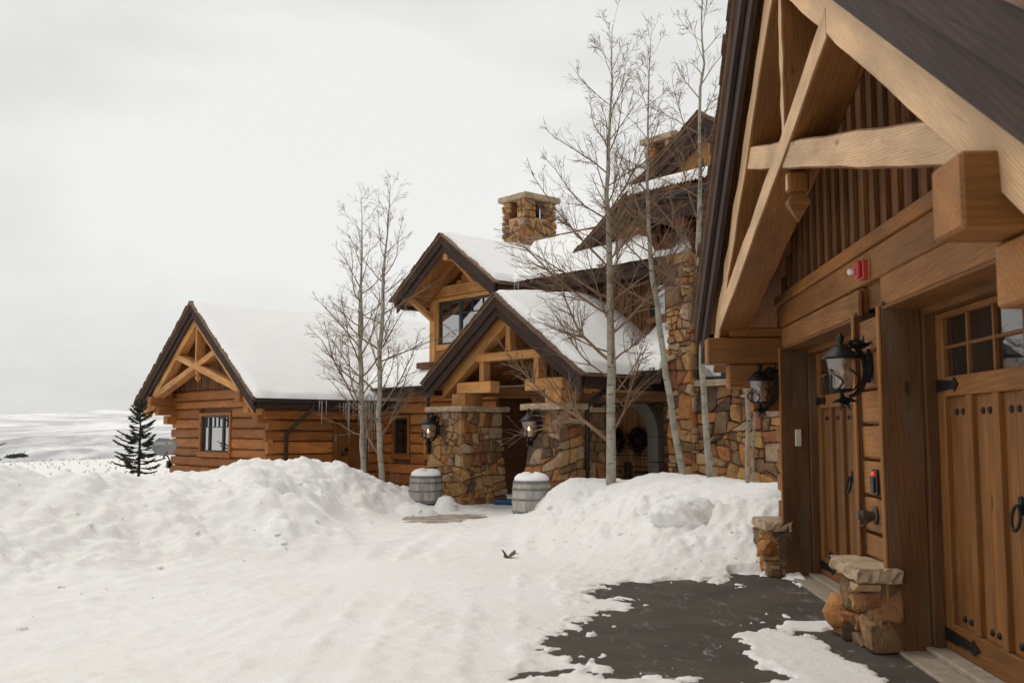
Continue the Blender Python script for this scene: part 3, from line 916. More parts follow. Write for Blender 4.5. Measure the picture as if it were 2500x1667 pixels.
# ------------------------------------------------------------------ roofs and walls
def slope_piece(name, fr, a0, a1, c, sg, zt, zb, k, b0, b1, mat, parent, bev=.004, segs=1, jit=0.0, face=None):
    q = lambda b: [fr(a0, c + sg * b, zb - k * b), fr(a1, c + sg * b, zb - k * b), fr(a1, c + sg * b, zt - k * b), fr(a0, c + sg * b, zt - k * b)]
    return hexa(name, q(b0), q(b1), mat, parent, bev, segs, jit, face)
def shingle_edge(fr, a0, c, sg, zt, k, hw, parent, seed):
    rng = random.Random(seed); A = Acc()
    b = 0.0
    while b < hw - .02:
        w = .15
        t = rng.uniform(.012, .03); pr = rng.uniform(.015, .05)
        q = []
        for (aa, bb, dz) in ((a0 - pr, b, 0.012), (a0 + .14, b, 0.012), (a0 + .14, b + w, -0.006), (a0 - pr, b + w, 0.0)):
            q.append((aa, c + sg * bb, zt - k * bb + dz))
        base = len(A.v)
        for (x, y, z) in q: A.v.append(fr(x, y, z))
        for (x, y, z) in q: A.v.append(fr(x, y, z + t))
        for f in ((0, 1, 2, 3), (4, 5, 6, 7), (0, 1, 5, 4), (1, 2, 6, 5), (2, 3, 7, 6), (3, 0, 4, 7)): A.f.append(tuple(base + i for i in f))
        b += w * rng.uniform(.8, 1.05)
    o = A.build('shingle_edge', 'shingle', parent)
    o['kind'] = 'stuff'
def gable_roof(parent, fr, a0, a1, c, apex, k, hw, wall_a, sides=(-1, 1), f1=.22, f2=.20, soffit='soffit', gutter=(1, 1), shing=True, fas_mat='fascia', hw_l=None):
    k2 = k
    for sg in sides:
        k = k2 if not isinstance(k2, tuple) else k2[0 if sg < 0 else 1]
        h = hw if sg > 0 or hw_l is None else hw_l
        slope_piece('roof', fr, a0 - .03, a1, c, sg, apex, apex - .05, k, 0, h + .05, 'shingle', parent, .003)
        slope_piece('roof_deck', fr, a0 + .12, a1, c, sg, apex - .052, apex - .22, k, 0, h - .06, 'soffit', parent, 0)
        slope_piece('fascia', fr, a0, a0 + .05, c, sg, apex - .055, apex - .055 - f1, k, 0, h, fas_mat, parent, .005)
        slope_piece('fascia', fr, a0 + .055, a0 + .11, c, sg, apex - .08 - f1 * .72, apex - .055 - f1 - f2, k, 0, h - .03, fas_mat, parent, .005)
        w = .145; n = max(1, int((wall_a - a0 - .12) / w))
        for i in range(n):
            slope_piece('soffit_plank', fr, a0 + .115 + i * w, a0 + .112 + (i + 1) * w, c, sg, apex - .225, apex - .25, k, 0, h - .08, soffit, parent, .004)
        ez = apex - k * h
        box('eave_fascia', fr, (a0 + .115, a1), (c + sg * (h - .05), c + sg * h), (ez - .30, ez - .055), fas_mat, parent, .004, 0)
        if gutter[0 if sg < 0 else 1]:
            A = Acc(); prof = []
            for i in range(9):
                t = math.pi * i / 8
                prof.append((.06 - .06 * math.cos(t), -.085 * math.sin(t)))
            for aa in (a0 + .02, a1):
                for (pb, pz) in prof: A.v.append(fr(aa, c + sg * (h + .002 + pb), ez - .055 + pz))
            for i in range(8): A.f.append((i, i + 1, i + 10, i + 9))
            A.f.append(tuple(range(9))); A.f.append(tuple(range(9, 18)))
            A.build('gutter', 'gutter', parent)
        if shing: shingle_edge(fr, a0 - .03, c, sg, apex + .002, k, h + .04, parent, int(a0 * 100 + sg * 7 + apex * 31))
def roof_snow(name, label, fr, a0, a1, c, apex, k, bl, br, t, seed, amp=.03, na=70, nb=90, fa=(.10, .3), fb=(.12, .12), humps=()):
    aa = np.linspace(a0, a1, na); bb = np.linspace(-bl, br, nb)
    A_, B_ = np.meshgrid(aa, bb)
    edge = np.ones_like(A_)
    for d, w in ((A_ - a0, fa[0]), (a1 - A_, fa[1]), (B_ + bl, fb[0]), (br - B_, fb[1])):
        if w:
            q = np.clip(d / w, 0, 1); edge = edge * np.sqrt(np.clip(1 - (1 - q) ** 2, 0, 1))
    z = apex - k * (np.sqrt(B_ ** 2 + .012) - .085) + (t + amp * 2 * fbm(A_ + 5, B_, 1.6, 3, seed) + amp * .6 * fbm(A_, B_, .35, 3, seed + 3)) * edge
    for (ha, hb, ra, rb, hh) in humps:
        z = z + hh * np.exp(-((A_ - ha) / ra) ** 2 - ((B_ - hb) / rb) ** 2) * edge
    z = z - .03 * (1 - edge)
    je = fbm(A_ * 1.0, B_ * 1.0, .25, 3, seed + 9) * .05
    P0 = fr(0, 0, 0); ex = fr(1, 0, 0) - P0; ey = fr(0, 1, 0) - P0
    Bw = c + B_ + je * (1 - edge) * np.sign(B_)
    Aw = A_ + je * (1 - edge)
    X = P0.x + ex.x * Aw + ey.x * Bw; Y = P0.y + ex.y * Aw + ey.y * Bw
    o = grid_mesh(name, X, Y, z, 'roof_snow')
    return tag(o, label, 'snow', kind='stuff')
def log_wall(parent, fr, x0, x1, z0, z1, course, proud, openings=(), mat='log', ends=(0, 0), seed=0, thick=.06, name='log'):
    """fr(x, o, z): x along the wall, o outwards"""
    rng = random.Random(seed)
    nC = max(1, int(round((z1 - z0) / course))); ch = (z1 - z0) / nC
    zs = [z0 + i * ch + (rng.uniform(-.03, .03) if 0 < i < nC else 0) for i in range(nC + 1)]
    for i in range(nC):
        za, zb = zs[i], zs[i + 1]
        spans = [(x0 - (ends[0] if i % 2 else ends[0] * .3) * rng.uniform(.7, 1.1), x1 + (ends[1] if (i + 1) % 2 else ends[1] * .3) * rng.uniform(.7, 1.1))]
        for (oa, ob, oz0, oz1) in openings:
            if oz0 < zb - .04 and oz1 > za + .04:
                new = []
                for (sa, sb) in spans:
                    if ob <= sa or oa >= sb: new.append((sa, sb)); continue
                    if oa > sa + .03: new.append((sa, oa))
                    if ob < sb - .03: new.append((ob, sb))
                spans = new
        for (sa, sb) in spans:
            p = proud * rng.uniform(.8, 1.15)
            g = .013
            L = sb - sa; sg = max(1, int(L / .5))
            q = lambda x: [fr(x, -thick, za + g), fr(x, p - .035, za + g), fr(x, p, za + g + .05), fr(x, p, zb - g - .045), fr(x, p - .03, zb - g), fr(x, -thick, zb - g)]
            hexa(name, q(sa), q(sb), mat, parent, .006, sg, .004)
def truss(parent, fr, a, dep, c, zr, rh, k, hw, sc, mat, kp=True, w=.135, face=None, hwl=None):
    """scissor truss: rafters with lower edge zr at the centre, crossed braces, king post with carved pendant"""
    k2 = k
    for sg in (-1, 1):
        k = k2 if not isinstance(k2, tuple) else k2[0 if sg < 0 else 1]
        slope_piece('rafter', fr, a, a + dep, c, sg, zr + rh, zr, k, 0, hw if sg > 0 or not hwl else hwl, mat, parent, .012, 18, .010, face)
    for sg in (-1, 1):
        fa = a + (0.0 if sg > 0 else .02)
        b0, z0_, b1, z1_ = 3.72 * sc, zr - 2.375 * sc, -1.62 * sc, zr - 0.97 * sc
        th = .225 * sc
        q = lambda b, zz: [fr(fa, c + sg * b, zz - th / 2), fr(fa + dep, c + sg * b, zz - th / 2), fr(fa + dep, c + sg * b, zz + th / 2), fr(fa, c + sg * b, zz + th / 2)]
        hexa('brace', q(b0, z0_), q(b1, z1_), mat, parent, .012, 14, .008, face)
    if kp:
        zc = zr - 1.43 * sc
        ww = w * sc / 2
        box('king_post', fr, (a + .04, a + dep + .04), (c - ww, c + ww), (zc + .12 * sc, zr + .1), mat, parent, .01, 2, 8, .007, face)
        pn = box('pendant', fr, (a + .06, a + .06 + dep * .5), (c - ww * .9, c + ww * .9), (zc - .27 * sc, zc - .10 * sc), mat, parent, .02, 2, 1, 0, face)
        A = Acc()
        da = dep * .25; ac = a + .06 + da
        base = []
        for s, zz in ((.45, -.27), (1.02, -.34), (.95, -.37), (.03, -.51)):
            base.append(len(A.v))
            for (i, j) in ((-1, -1), (1, -1), (1, 1), (-1, 1)): A.v.append(fr(ac + i * da * s, c + j * ww * .95 * s, zc + zz * sc))
        for r in range(3):
            for i in range(4): A.f.append((base[r] + i, base[r] + (i + 1) % 4, base[r + 1] + (i + 1) % 4, base[r + 1] + i))
        A.f.append((0, 1, 2, 3)); A.f.append(tuple(base[3] + i for i in range(4)))
        A.build('carved_drop', mat, pn)

# ================================================================== GARAGE
gar = empty('garage', G(-1.1, 0, 0), 'large timber garage at the right with two wooden carriage doors', 'garage')
Gx = lambda s, o, z: G(s, o, z)
SC = -1.1; GK = (.655, .69); GAP = 6.12; GHW = 4.55
# cores
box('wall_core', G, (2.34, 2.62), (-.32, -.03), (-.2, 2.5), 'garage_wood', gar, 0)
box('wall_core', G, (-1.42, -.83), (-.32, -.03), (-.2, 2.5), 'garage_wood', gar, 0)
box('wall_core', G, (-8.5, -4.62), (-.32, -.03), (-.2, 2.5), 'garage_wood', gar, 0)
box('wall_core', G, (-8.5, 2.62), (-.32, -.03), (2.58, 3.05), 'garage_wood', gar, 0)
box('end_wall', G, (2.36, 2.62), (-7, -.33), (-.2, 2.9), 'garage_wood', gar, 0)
box('back_wall', G, (-8.5, 2.6), (-1.6, -1.4), (-.2, 3.0), 'dark_room', gar, 0)
box('ceiling', G, (-8.5, 2.6), (-1.5, -.33), (2.6, 2.7), 'dark_room', gar, 0)
# horizontal boards above the doors
box('header_board', G, (-4.95, 2.64), (-.04, .035), (2.775, 3.025), 'garage_log', gar, .012, 0)
box('header_board', G, (-.80, 2.64), (-.04, .02), (2.505, 2.765), 'garage_log', gar, .012, 0)
box('header_board', G, (2.27, -.84), (.022, .06), (2.53, 2.745), 'garage_log', gar, .008, 0)
box('header_board', G, (-4.95, -1.40), (-.04, .045), (2.53, 2.765), 'garage_log', gar, .01, 0)
box('ledge_board', G, (-4.95, 2.66), (-.03, .065), (3.03, 3.14), 'garage_log', gar, .01, 0)
# board and batten gable
for sg in (-1, 1):
    slope_piece('gable_panel', G, -.06, -.10, 0, 1, 0, 0, 0, 0, .01, 'batten', gar, 0) if False else None
b = -3.62
bm_i = 0
while b < 3.62:
    w = random.uniform(.285, .31)
    zl, zr_ = GAP - .32 - .69 * abs(b), GAP - .32 - .69 * abs(b + w)
    if min(zl, zr_) > 3.1:
        q = lambda o0, o1, ba, bb, za, zb: hexa
        hexa('gable_board', [G(SC + b, -.10, 3.12), G(SC + b + w - .006, -.10, 3.12), G(SC + b + w - .006, -.03, 3.12), G(SC + b, -.03, 3.12)],
             [G(SC + b, -.10, zl), G(SC + b + w - .006, -.10, zr_), G(SC + b + w - .006, -.03, zr_), G(SC + b, -.03, zl)], 'batten', gar, .003)
        zt = min(zl, zr_) if abs(b) > .2 else max(zl, zr_)
        zt = GAP - .32 - .69 * max(abs(b - .05), abs(b + .05))
        box('batten', G, (SC + b - .05, SC + b + .05), (-.028, .012), (3.14, zt), 'batten', gar, .004, 2)
    b += w
# roof, truss
FG = lambda a, b, z: G(b, -a, z)
gable_roof(gar, FG, -.88, 6.5, SC, GAP, GK, GHW, -.02, f1=.27, f2=.25, gutter=(0, 1), hw_l=5.9)
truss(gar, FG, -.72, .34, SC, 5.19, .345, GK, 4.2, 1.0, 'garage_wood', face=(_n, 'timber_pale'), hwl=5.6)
# corbel logs
for sN, (sa, sb) in enumerate(((2.46, 2.74), (-5.22, -4.90))):
    for (L, z0, z1) in ((.86, 2.365, 2.665), (.62, 2.09, 2.355), (.36, 1.825, 2.08)):
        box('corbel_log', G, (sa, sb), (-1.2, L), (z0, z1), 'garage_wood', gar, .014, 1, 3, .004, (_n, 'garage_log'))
    box('plate_log', G, (sa, sb), (-1.2, .60), (2.675, 2.78), 'garage_wood', gar, .014, 1)
# siding logs between and beside the doors
def GL(x, o, z): return G(x, o, z)
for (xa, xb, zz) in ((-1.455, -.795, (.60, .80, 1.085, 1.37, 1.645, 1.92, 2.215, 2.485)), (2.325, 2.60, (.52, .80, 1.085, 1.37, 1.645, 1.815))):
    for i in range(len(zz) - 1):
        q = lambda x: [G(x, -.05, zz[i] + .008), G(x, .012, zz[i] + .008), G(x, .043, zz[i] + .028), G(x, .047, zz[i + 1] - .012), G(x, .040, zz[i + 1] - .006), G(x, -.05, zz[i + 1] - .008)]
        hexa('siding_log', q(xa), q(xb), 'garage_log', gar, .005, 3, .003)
# log ends at the far corner
for i, z in enumerate((.62, .92, 1.20, 1.48)):
    box('log_end', G, (2.60, 2.74 + .02 * (i % 2)), (-.12, .05), (z, z + .19), 'garage_log', gar, .01, 0)
# openings with jambs and doors
def carriage_door(s1, s0, seed):
    """door opening from s0 (near) to s1 (far)"""
    rng = random.Random(seed)
    for (sj, d) in ((s1, 1), (s0, -1)):
        box('jamb', G, (sj, sj + d * .055), (-.21, .075), (.0, 2.56), 'jamb_wood', gar, .006, 2)
        box('jamb_stop', G, (sj - d * .05, sj + d * .05), (-.33, -.212), (.0, 2.52), 'jamb_wood', gar, .006, 2)
        box('jamb_trim', G, (sj + d * .0, sj + d * .06), (.078, .098), (.55 if d < 0 or s1 > 0 else 0, 2.53), 'garage_log', gar, .004, 2)
    box('head_jamb', G, (s0, s1), (-.21, .07), (2.502, 2.525), 'garage_wood', gar, .004, 0)
    box('head_stop', G, (s0, s1), (-.33, -.212), (2.455, 2.522), 'garage_wood', gar, .004, 0)
    box('door_sill', G, (s0 - .0, s1), (-.16, .03), (-.08, .022), 'concrete', gar, .008, 0)
    box('door_sill', G, (s0 - .0, s1), (-.36, -.165), (-.08, .055), 'concrete', gar, .008, 0)
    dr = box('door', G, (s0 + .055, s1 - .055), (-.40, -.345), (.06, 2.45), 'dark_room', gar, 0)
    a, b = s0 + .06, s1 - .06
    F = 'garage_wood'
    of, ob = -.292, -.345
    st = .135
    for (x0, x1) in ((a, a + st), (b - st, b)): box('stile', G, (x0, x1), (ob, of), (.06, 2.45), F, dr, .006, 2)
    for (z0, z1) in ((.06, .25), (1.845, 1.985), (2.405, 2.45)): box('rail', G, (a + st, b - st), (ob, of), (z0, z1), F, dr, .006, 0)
    ia, ib = a + st, b - st
    n = 6; pw = (ib - ia) / n
    for i in range(n):
        xa, xb = ia + i * pw, ia + (i + 1) * pw
        if i: box('post', G, (xa - .045, xa + .045), (ob, of), (.25, 1.845), F, dr, .006, 2)
        pa = xa + (.045 if i else 0); pb = xb - (.045 if i < n - 1 else 0)
        m = (pa + pb) / 2
        for (c0, c1) in ((pa, m - .002), (m + .002, pb)):
            for (z0, z1) in ((.25, 1.845),):
                box('plank', G, (c0, c1), (ob - .01, of - .038), (z0, z1), F, dr, .004, 2)
        for zz in (1.735, .31):
            for sx in (-.055, .055):
                A = Acc()
                M = basis(_g, Z, G(m + sx, of - .037, zz)); M = M @ Matrix.Rotation(R(-90), 4, 'X')
                A.lathe([(.024, -.002), (.024, .006), (.017, .014), (.004, .018)], M, 8)
                A.build('stud', 'iron', dr)
        # panes
        for (z0, z1) in ((1.985, 2.185), (2.205, 2.405)):
            box('pane', G, (xa + .012, xb - .012), (ob, of - .034), (z0, z1), 'pane_garage', dr, 0)
        if i: box('muntin', G, (xa - .013, xa + .013), (ob, of - .008), (1.985, 2.405), F, dr, .004, 2)
    box('muntin', G, (ia, ib), (ob, of - .010), (2.184, 2.207), F, dr, .004, 0)
    # strap hinges
    for zz, L in ((1.925, .42), (.165, .62)):
        for (x, d) in ((b, -1), (a, 1)):
            A = Acc(); o0 = of + .002; o1 = of + .012
            prof = [(0, -.045), (L * .8, -.028), (L * .82, -.05), (L, 0), (L * .82, .05), (L * .8, .028), (0, .045)]
            base = len(A.v)
            for oo in (o0, o1):
                for (px, pz) in prof: A.v.append(G(x + d * px, oo, zz + pz))
            m = len(prof)
            A.f.append(tuple(range(m))); A.f.append(tuple(range(m, 2 * m)))
            for i in range(m): A.f.append((i, (i + 1) % m, m + (i + 1) % m, m + i))
            A.build('strap_hinge', 'iron', dr)
    # ring handles
    cxx = (a + b) / 2
    for sx in (-.19, .19):
        rg = box('handle_plate', G, (cxx + sx - .025, cxx + sx + .025), (of - .038, of - .022), (1.10, 1.21), 'iron', dr, .004)
        A = Acc(); pts = []
        for i in range(15):
            t = 2 * math.pi * i / 14
            pts.append(G(cxx + sx + .058 * math.cos(t), of + .004 - .01 * math.sin(t), 1.08 + .075 * math.sin(t)))
        A.tube(pts, .011, 6, False); A.build('ring', 'iron', rg)
carriage_door(2.25, -.75, 1)
carriage_door(-1.50, -4.50, 2)
# stone bases
def stone_base(s0, s1, top, seed, dep=.22):
    pb = box('stone_base', G, (s0, s1), (-.02, dep - .02), (-.1, top), 'mortar', gar, 0)
    W = s1 - s0
    def front(x, y, d): return G(s0 + x, dep - .03 + d, y)
    def near(x, y, d): return G(s0 - d + .01, dep - x, y)
    def farf(x, y, d): return G(s1 + d - .01, x, y)
    stones(pb, front, W, top, .22, seed, depth=.09, ext=.02)
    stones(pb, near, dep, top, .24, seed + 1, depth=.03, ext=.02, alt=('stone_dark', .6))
    stones(pb, farf, dep, top, .24, seed + 2, depth=.04, ext=.02)
    cap_slab('cap', G, (s0 - .055, s1 + .05), (-.0, dep + .085), top, top + .105, pb)
stone_base(-1.49, -.77, .50, 5)
stone_base(2.30, 2.92, .50, 9)
# boulder set in the foot of the middle base
def boulder(name, c, r, mat, parent, seed, sq=(1, 1, 1)):
    bm = bmesh.new(); bmesh.ops.create_icosphere(bm, subdivisions=2, radius=1)
    rng = random.Random(seed)
    for v in bm.verts:
        k = 1 + rng.uniform(-.12, .10)
        v.co = Vec((v.co.x * r * sq[0] * k, v.co.y * r * sq[1] * k, max(v.co.z, -.75) * r * sq[2] * k))
    me = bpy.data.meshes.new(name); bm.to_mesh(me); bm.free(); me.materials.append(MK(mat))
    return link(bpy.data.objects.new(name, me), parent, Matrix.Translation(Vec(c)))
_sb = [o for o in bpy.data.objects if o.name.startswith('stone_base')]
boulder('stone', G(-.80, .25, .17), .155, 'stone_orange', _sb[0], 3, (.9, 1.05, 1.0))
boulder('stone', G(2.35, .25, .30), .12, 'stone_orange', _sb[1], 5, (1, 1.1, .9))

# ================================================================== HOUSE
hou = empty('house', H(2, -1, 0), 'big log and stone house with snowy gabled roofs behind the snow banks', 'house')
K = .70
HU = lambda a, b, z: H(a, b, z)
# ---------------- log wing at the left
CAU, CC, CAP_, CHW = -1.67, -9.87, 5.10, 3.80
CW0, CW1, CU = -12.85, -6.90, -.77
wl = box('wall', H, (CU + .02, 4.0), (CW0 + .02, CW1 - .02), (-.6, 2.62), 'board_dark', hou, 0)
def cab_front(x, o, z): return H(CU - o, x, z)
def cab_side(x, o, z): return H(x, CW1 + o, z)
log_wall(wl, cab_front, CW0, CW1, .05, 2.75, .27, .09, [(-10.95, -8.88, .93, 2.12)], 'log', (.12, .10), 1)
log_wall(wl, cab_side, CU - .06, 3.2, -.1, 2.45, .27, .09, [(1.02, 2.12, -.3, 1.86)], 'log', (.12, 0), 2)
# gable panel above
hexa('gable_panel', [H(CU + .02, CC - 2.95, 2.70), H(CU + .02, CC + 2.95, 2.70), H(CU + .02, CC + .02, 4.78), H(CU + .02, CC - .02, 4.78)],
     [H(CU + .3, CC - 2.95, 2.70), H(CU + .3, CC + 2.95, 2.70), H(CU + .3, CC + .02, 4.78), H(CU + .3, CC - .02, 4.78)], 'board_dark', hou, 0)
x = CC - 2.7
while x < CC + 2.7:
    zt = CAP_ - .3 - K * max(abs(x - CC), abs(x + .14 - CC))
    if zt > 2.85:
        box('gable_board', H, (CU - .05, CU + .02), (x, x + .15), (2.77, zt), 'board_dark', hou, .008, 2)
    x += .18
gable_roof(hou, HU, CAU, 7.5, CC, CAP_, K, CHW, CU - .05, f1=.2, f2=.17)
truss(hou, HU, CAU + .14, .26, CC, CAP_ - .62, .30, K, 3.55, .80, 'timber')
for (v0, v1) in ((CW0 - .02, CW0 + .26), (CW1 - .26, CW1 + .02)):
    for (L, z0, z1) in ((.86, 2.33, 2.60), (.62, 2.06, 2.32), (.36, 1.80, 2.05)):
        box('corbel_log', H, (CU - L, CU + .2), (v0, v1), (z0, z1), 'log', hou, .014, 0, 3, .004)
roof_snow('roof_snow', 'smooth white snow over the roof of the left log wing', HU, CAU + .02, 7.4, CC, CAP_, K, CHW - .02, CHW + .10, .085, 3, .03, 90, 130, (.06, .3), (.1, .12))
def window(name, fr, x0, x1, z0, z1, lights, pane, casing='timber', parent=None, cw=.10, o=.0, grid=True, sill=True, fr_mat='window_frame'):
    """fr(x, out, z)"""
    w = box(name, fr, (x0 - .01, x1 + .01), (o - .06, o + .012), (z0 - .01, z1 + .01), fr_mat, parent, 0)
    if casing:
        for (xa, xb) in ((x0 - cw, x0), (x1, x1 + cw)): box('casing', fr, (xa, xb), (o - .05, o + .115), (z0 - cw, z1 + cw), casing, w, .008, 2)
        box('casing', fr, (x0 - .0, x1), (o - .05, o + .112), (z1, z1 + cw), casing, w, .008, 0)
        box('sill', fr, (x0 - cw - .03, x1 + cw + .03), (o - .05, o + .14), (z0 - cw - .06, z0 - .0), casing, w, .008, 0)
    tot = sum(lights); x = x0; n = len(lights)
    W = x1 - x0
    for i, l in enumerate(lights):
        lw = W * l / tot
        xa, xb = x, x + lw; fwd = .045
        for (a, b) in ((xa, xa + fwd), (xb - fwd, xb)): box('frame', fr, (a, b), (o, o + .06), (z0, z1), fr_mat, w, .004, 2)
        for (a, b) in ((z0, z0 + fwd), (z1 - fwd, z1)): box('frame', fr, (xa + fwd, xb - fwd), (o, o + .058), (a, b), fr_mat, w, .004, 0)
        box('pane', fr, (xa + fwd, xb - fwd), (o + .014, o + .022), (z0 + fwd, z1 - fwd), pane, w, 0)
        if grid:
            zb = z1 - fwd - (z1 - z0) * .27
            box('muntin', fr, (xa + fwd, xb - fwd), (o + .023, o + .048), (zb - .012, zb + .012), fr_mat, w, .003, 0)
            m = 3 if l > 1.2 else 2
            for j in range(1, m):
                xx = xa + fwd + (xb - xa - 2 * fwd) * j / m
                box('muntin', fr, (xx - .012, xx + .012), (o + .023, o + .048), (zb, z1 - fwd), fr_mat, w, .003, 2)
        x += lw
    return w
window('window', cab_front, -10.82, -9.02, 1.03, 2.02, (1, 1.9, 1), 'pane_sky', 'log', hou, .09)
# side door of the log wing
def cabin_door():
    d = box('side_door', cab_side, (1.16, 1.98), (-.02, .03), (-.15, 1.76), 'garage_wood', hou, .004, 2)
    for (a, b) in ((1.04, 1.16), (1.98, 2.10)): box('casing', cab_side, (a, b), (-.02, .10), (-.3, 1.84), 'garage_wood', d, .008, 2)
    box('casing', cab_side, (1.16, 1.98), (-.02, .10), (1.76, 1.84), 'garage_wood', d, .008, 0)
    for (a, b) in ((1.19, 1.32), (1.55, 1.63), (1.85, 1.96)): box('stile', cab_side, (a, b), (.031, .05), (-.12, 1.74), 'garage_wood', d, .004, 2)
    for (a, b) in ((1.60, 1.74), (.15, .3)): box('rail', cab_side, (1.32, 1.85), (.031, .05), (a, b), 'garage_wood', d, .004, 0)
    A = Acc(); M = basis(_U, Z, H(1.46, CW1 + .052, 1.10)) @ Matrix.Rotation(R(90), 4, 'X'); A.lathe([(.06, -.01), (.06, .01), (.045, .022), (.01, .026)], M, 14); A.build('deadbolt', 'iron', d)
    A = Acc(); A.tube([H(1.33, CW1 + .06, .93), H(1.33, CW1 + .075, .99), H(1.33, CW1 + .06, 1.03)], .018, 6); A.tube([H(1.33, CW1 + .075, .97), H(1.48, CW1 + .085, .985)], [.016, .012], 6); A.build('lever_handle', 'iron', d)
    box('light_switch', cab_side, (1.06, 1.12), (.101, .125), (1.33, 1.46), 'dish_grey', hou, .004)
cabin_door()
# stone footing at the left corner
cap_slab('footing_cap', H, (CU - .45, CU + .1), (CW0 - .5, CW0 + 1.0), .22, .31, hou)
box('footing', H, (CU - .35, CU + .1), (CW0 - .4, CW0 + .9), (-.6, .22), 'mortar', hou, .01)

# ---------------- middle wing: low eave, log wall with narrow windows
EU, EZ = 1.92, 2.78
wm = box('wall', H, (2.75, 4.2), (-7.0, -2.05), (-.5, 2.95), 'board_dark', hou, 0)
def mid_front(x, o, z): return H(2.72 - o, x, z)
log_wall(wm, mid_front, -6.98, -2.05, -.1, 2.6, .27, .08, [(-6.42, -5.58, .85, 2.05), (-4.94, -4.10, .85, 2.05)], 'log', (0, 0), 5)
window('window', mid_front, -6.32, -5.68, 1.00, 1.94, (1,), 'pane_dark', 'log', hou, .09, grid=False)
window('window', mid_front, -4.84, -4.20, 1.00, 1.94, (1,), 'pane_dark', 'log', hou, .09, grid=False)
def low_roof(v0, v1, u0, z0, u1, name='roof'):
    q = lambda v: [H(u0 - .02, v, z0 - .05), H(u1, v, z0 - .05 + K * (u1 - u0)), H(u1, v, z0 + K * (u1 - u0)), H(u0 - .02, v, z0)]
    hexa(name, q(v0), q(v1), 'shingle', hou, .003)
    q = lambda v: [H(u0 + .06, v, z0 - .22 + K * .06), H(u1, v, z0 - .22 + K * (u1 - u0)), H(u1, v, z0 - .052 + K * (u1 - u0)), H(u0 + .06, v, z0 - .052 + K * .06)]
    hexa('roof_deck', q(v0), q(v1), 'soffit', hou, 0)
    box('eave_fascia', H, (u0, u0 + .05), (v0, v1), (z0 - .30, z0 - .055), 'fascia', hou, .004, 1)
    A = Acc(); prof = [(-.06 + .06 * math.cos(math.pi * i / 8), -.085 * math.sin(math.pi * i / 8)) for i in range(9)]
    for v in (v0, v1):
        for (pu, pz) in prof: A.v.append(H(u0 - .002 + pu, v, z0 - .05 + pz))
    for i in range(8): A.f.append((i, i + 1, i + 10, i + 9))
    A.f.append(tuple(range(9))); A.f.append(tuple(range(9, 18)))
    A.build('gutter', 'gutter', hou)
def low_snow(name, label, v0, v1, u0, z0, u1, t, seed, amp=.03, ev=(.15, .15), na=40, nb=90, kk=None, eu1=.0, cut=None):
    kk = kk or K
    aa = np.linspace(u0 - .06, u1, na); bb = np.linspace(v0, v1, nb)
    A_, B_ = np.meshgrid(aa, bb)
    edge = np.ones_like(A_)
    for d, w in ((A_ - u0 + .06, .16), (B_ - v0, ev[0]), (v1 - B_, ev[1]), (u1 - A_, eu1)):
        if w:
            q = np.clip(d / w, 0, 1); edge = edge * np.sqrt(np.clip(1 - (1 - q) ** 2, 0, 1))
    z = z0 + kk * (A_ - u0) + (t + amp * 2 * fbm(A_ + 3, B_, 1.3, 3, seed) + amp * .7 * fbm(A_, B_, .3, 3, seed + 3)) * edge - .03 * (1 - edge)
    if cut:
        vm = cut[0] + (cut[1] - cut[0]) * np.clip((A_ - u0) / (u1 - u0), 0, 1)
        z = z - 1.2 * sstep(0, .25, vm - B_)
    je = fbm(A_, B_, .22, 3, seed + 9) * .10
    Aw = A_ + je * (1 - edge)
    X = _O.x + _U.x * Aw + _V.x * B_; Y = _O.y + _U.y * Aw + _V.y * B_
    return tag(grid_mesh(name, X, Y, z, 'roof_snow'), label, 'snow', kind='stuff')
low_roof(-8.2, -1.25, EU, EZ, 3.3)
low_snow('roof_snow', 'snow on the low roof under the upper gable window', -8.6, -1.0, EU, EZ, 3.35, .10, 8, .03, (0, 0))
# ---------------- upper gable with three light window
UC, UA, UHW, URA = -2.75, 6.34, 1.98, 1.50
hexa('upper_wall', [H(2.72, UC - 1.78, 3.2), H(2.72, UC + 1.78, 3.2), H(2.72, UC + 1.78, 4.75), H(2.72, UC, 6.0), H(2.72, UC - 1.78, 4.75)],
     [H(5.5, UC - 1.78, 3.2), H(5.5, UC + 1.78, 3.2), H(5.5, UC + 1.78, 4.75), H(5.5, UC, 6.0), H(5.5, UC - 1.78, 4.75)], 'board_dark', hou, 0)
gable_roof(hou, HU, URA, 4.9, UC, UA, .68, UHW, 2.65, f1=.2, f2=.17, gutter=(0, 0))
def up_front(x, o, z): return H(2.68 - o, x, z)
for (a, b) in ((UC - 1.84, UC - 1.62), (UC + 1.62, UC + 1.84)):
    box('corner_post', H, (2.52, 2.74), (a, b), (3.1, 5.02), 'timber', hou, .012, 2)
box('header_beam', H, (2.50, 2.72), (UC - 1.86, UC + 1.86), (5.03, 5.30), 'timber', hou, .014, 1)
box('header_trim', H, (2.58, 2.72), (UC - 1.62, UC + 1.62), (4.92, 5.02), 'timber', hou, .008, 1)
box('sill_board', H, (2.56, 2.72), (UC - 1.62, UC + 1.62), (3.66, 3.80), 'timber', hou, .008, 1)
x = UC - 1.6
while x < UC + 1.6:
    box('apron_board', H, (2.64, 2.71), (x, x + .17), (3.0, 3.655), 'timber', hou, .006, 2)
    zt = 6.34 - .36 - .68 * max(abs(x - UC), abs(x + .17 - UC))
    if zt > 5.36: box('gable_board', H, (2.63, 2.71), (x, x + .17), (5.31, zt), 'timber', hou, .008, 2)
    x += .19
window('window', up_front, UC - 1.55, UC + 1.55, 3.81, 4.91, (1, 1.55, 1), 'pane_sky', None, hou)
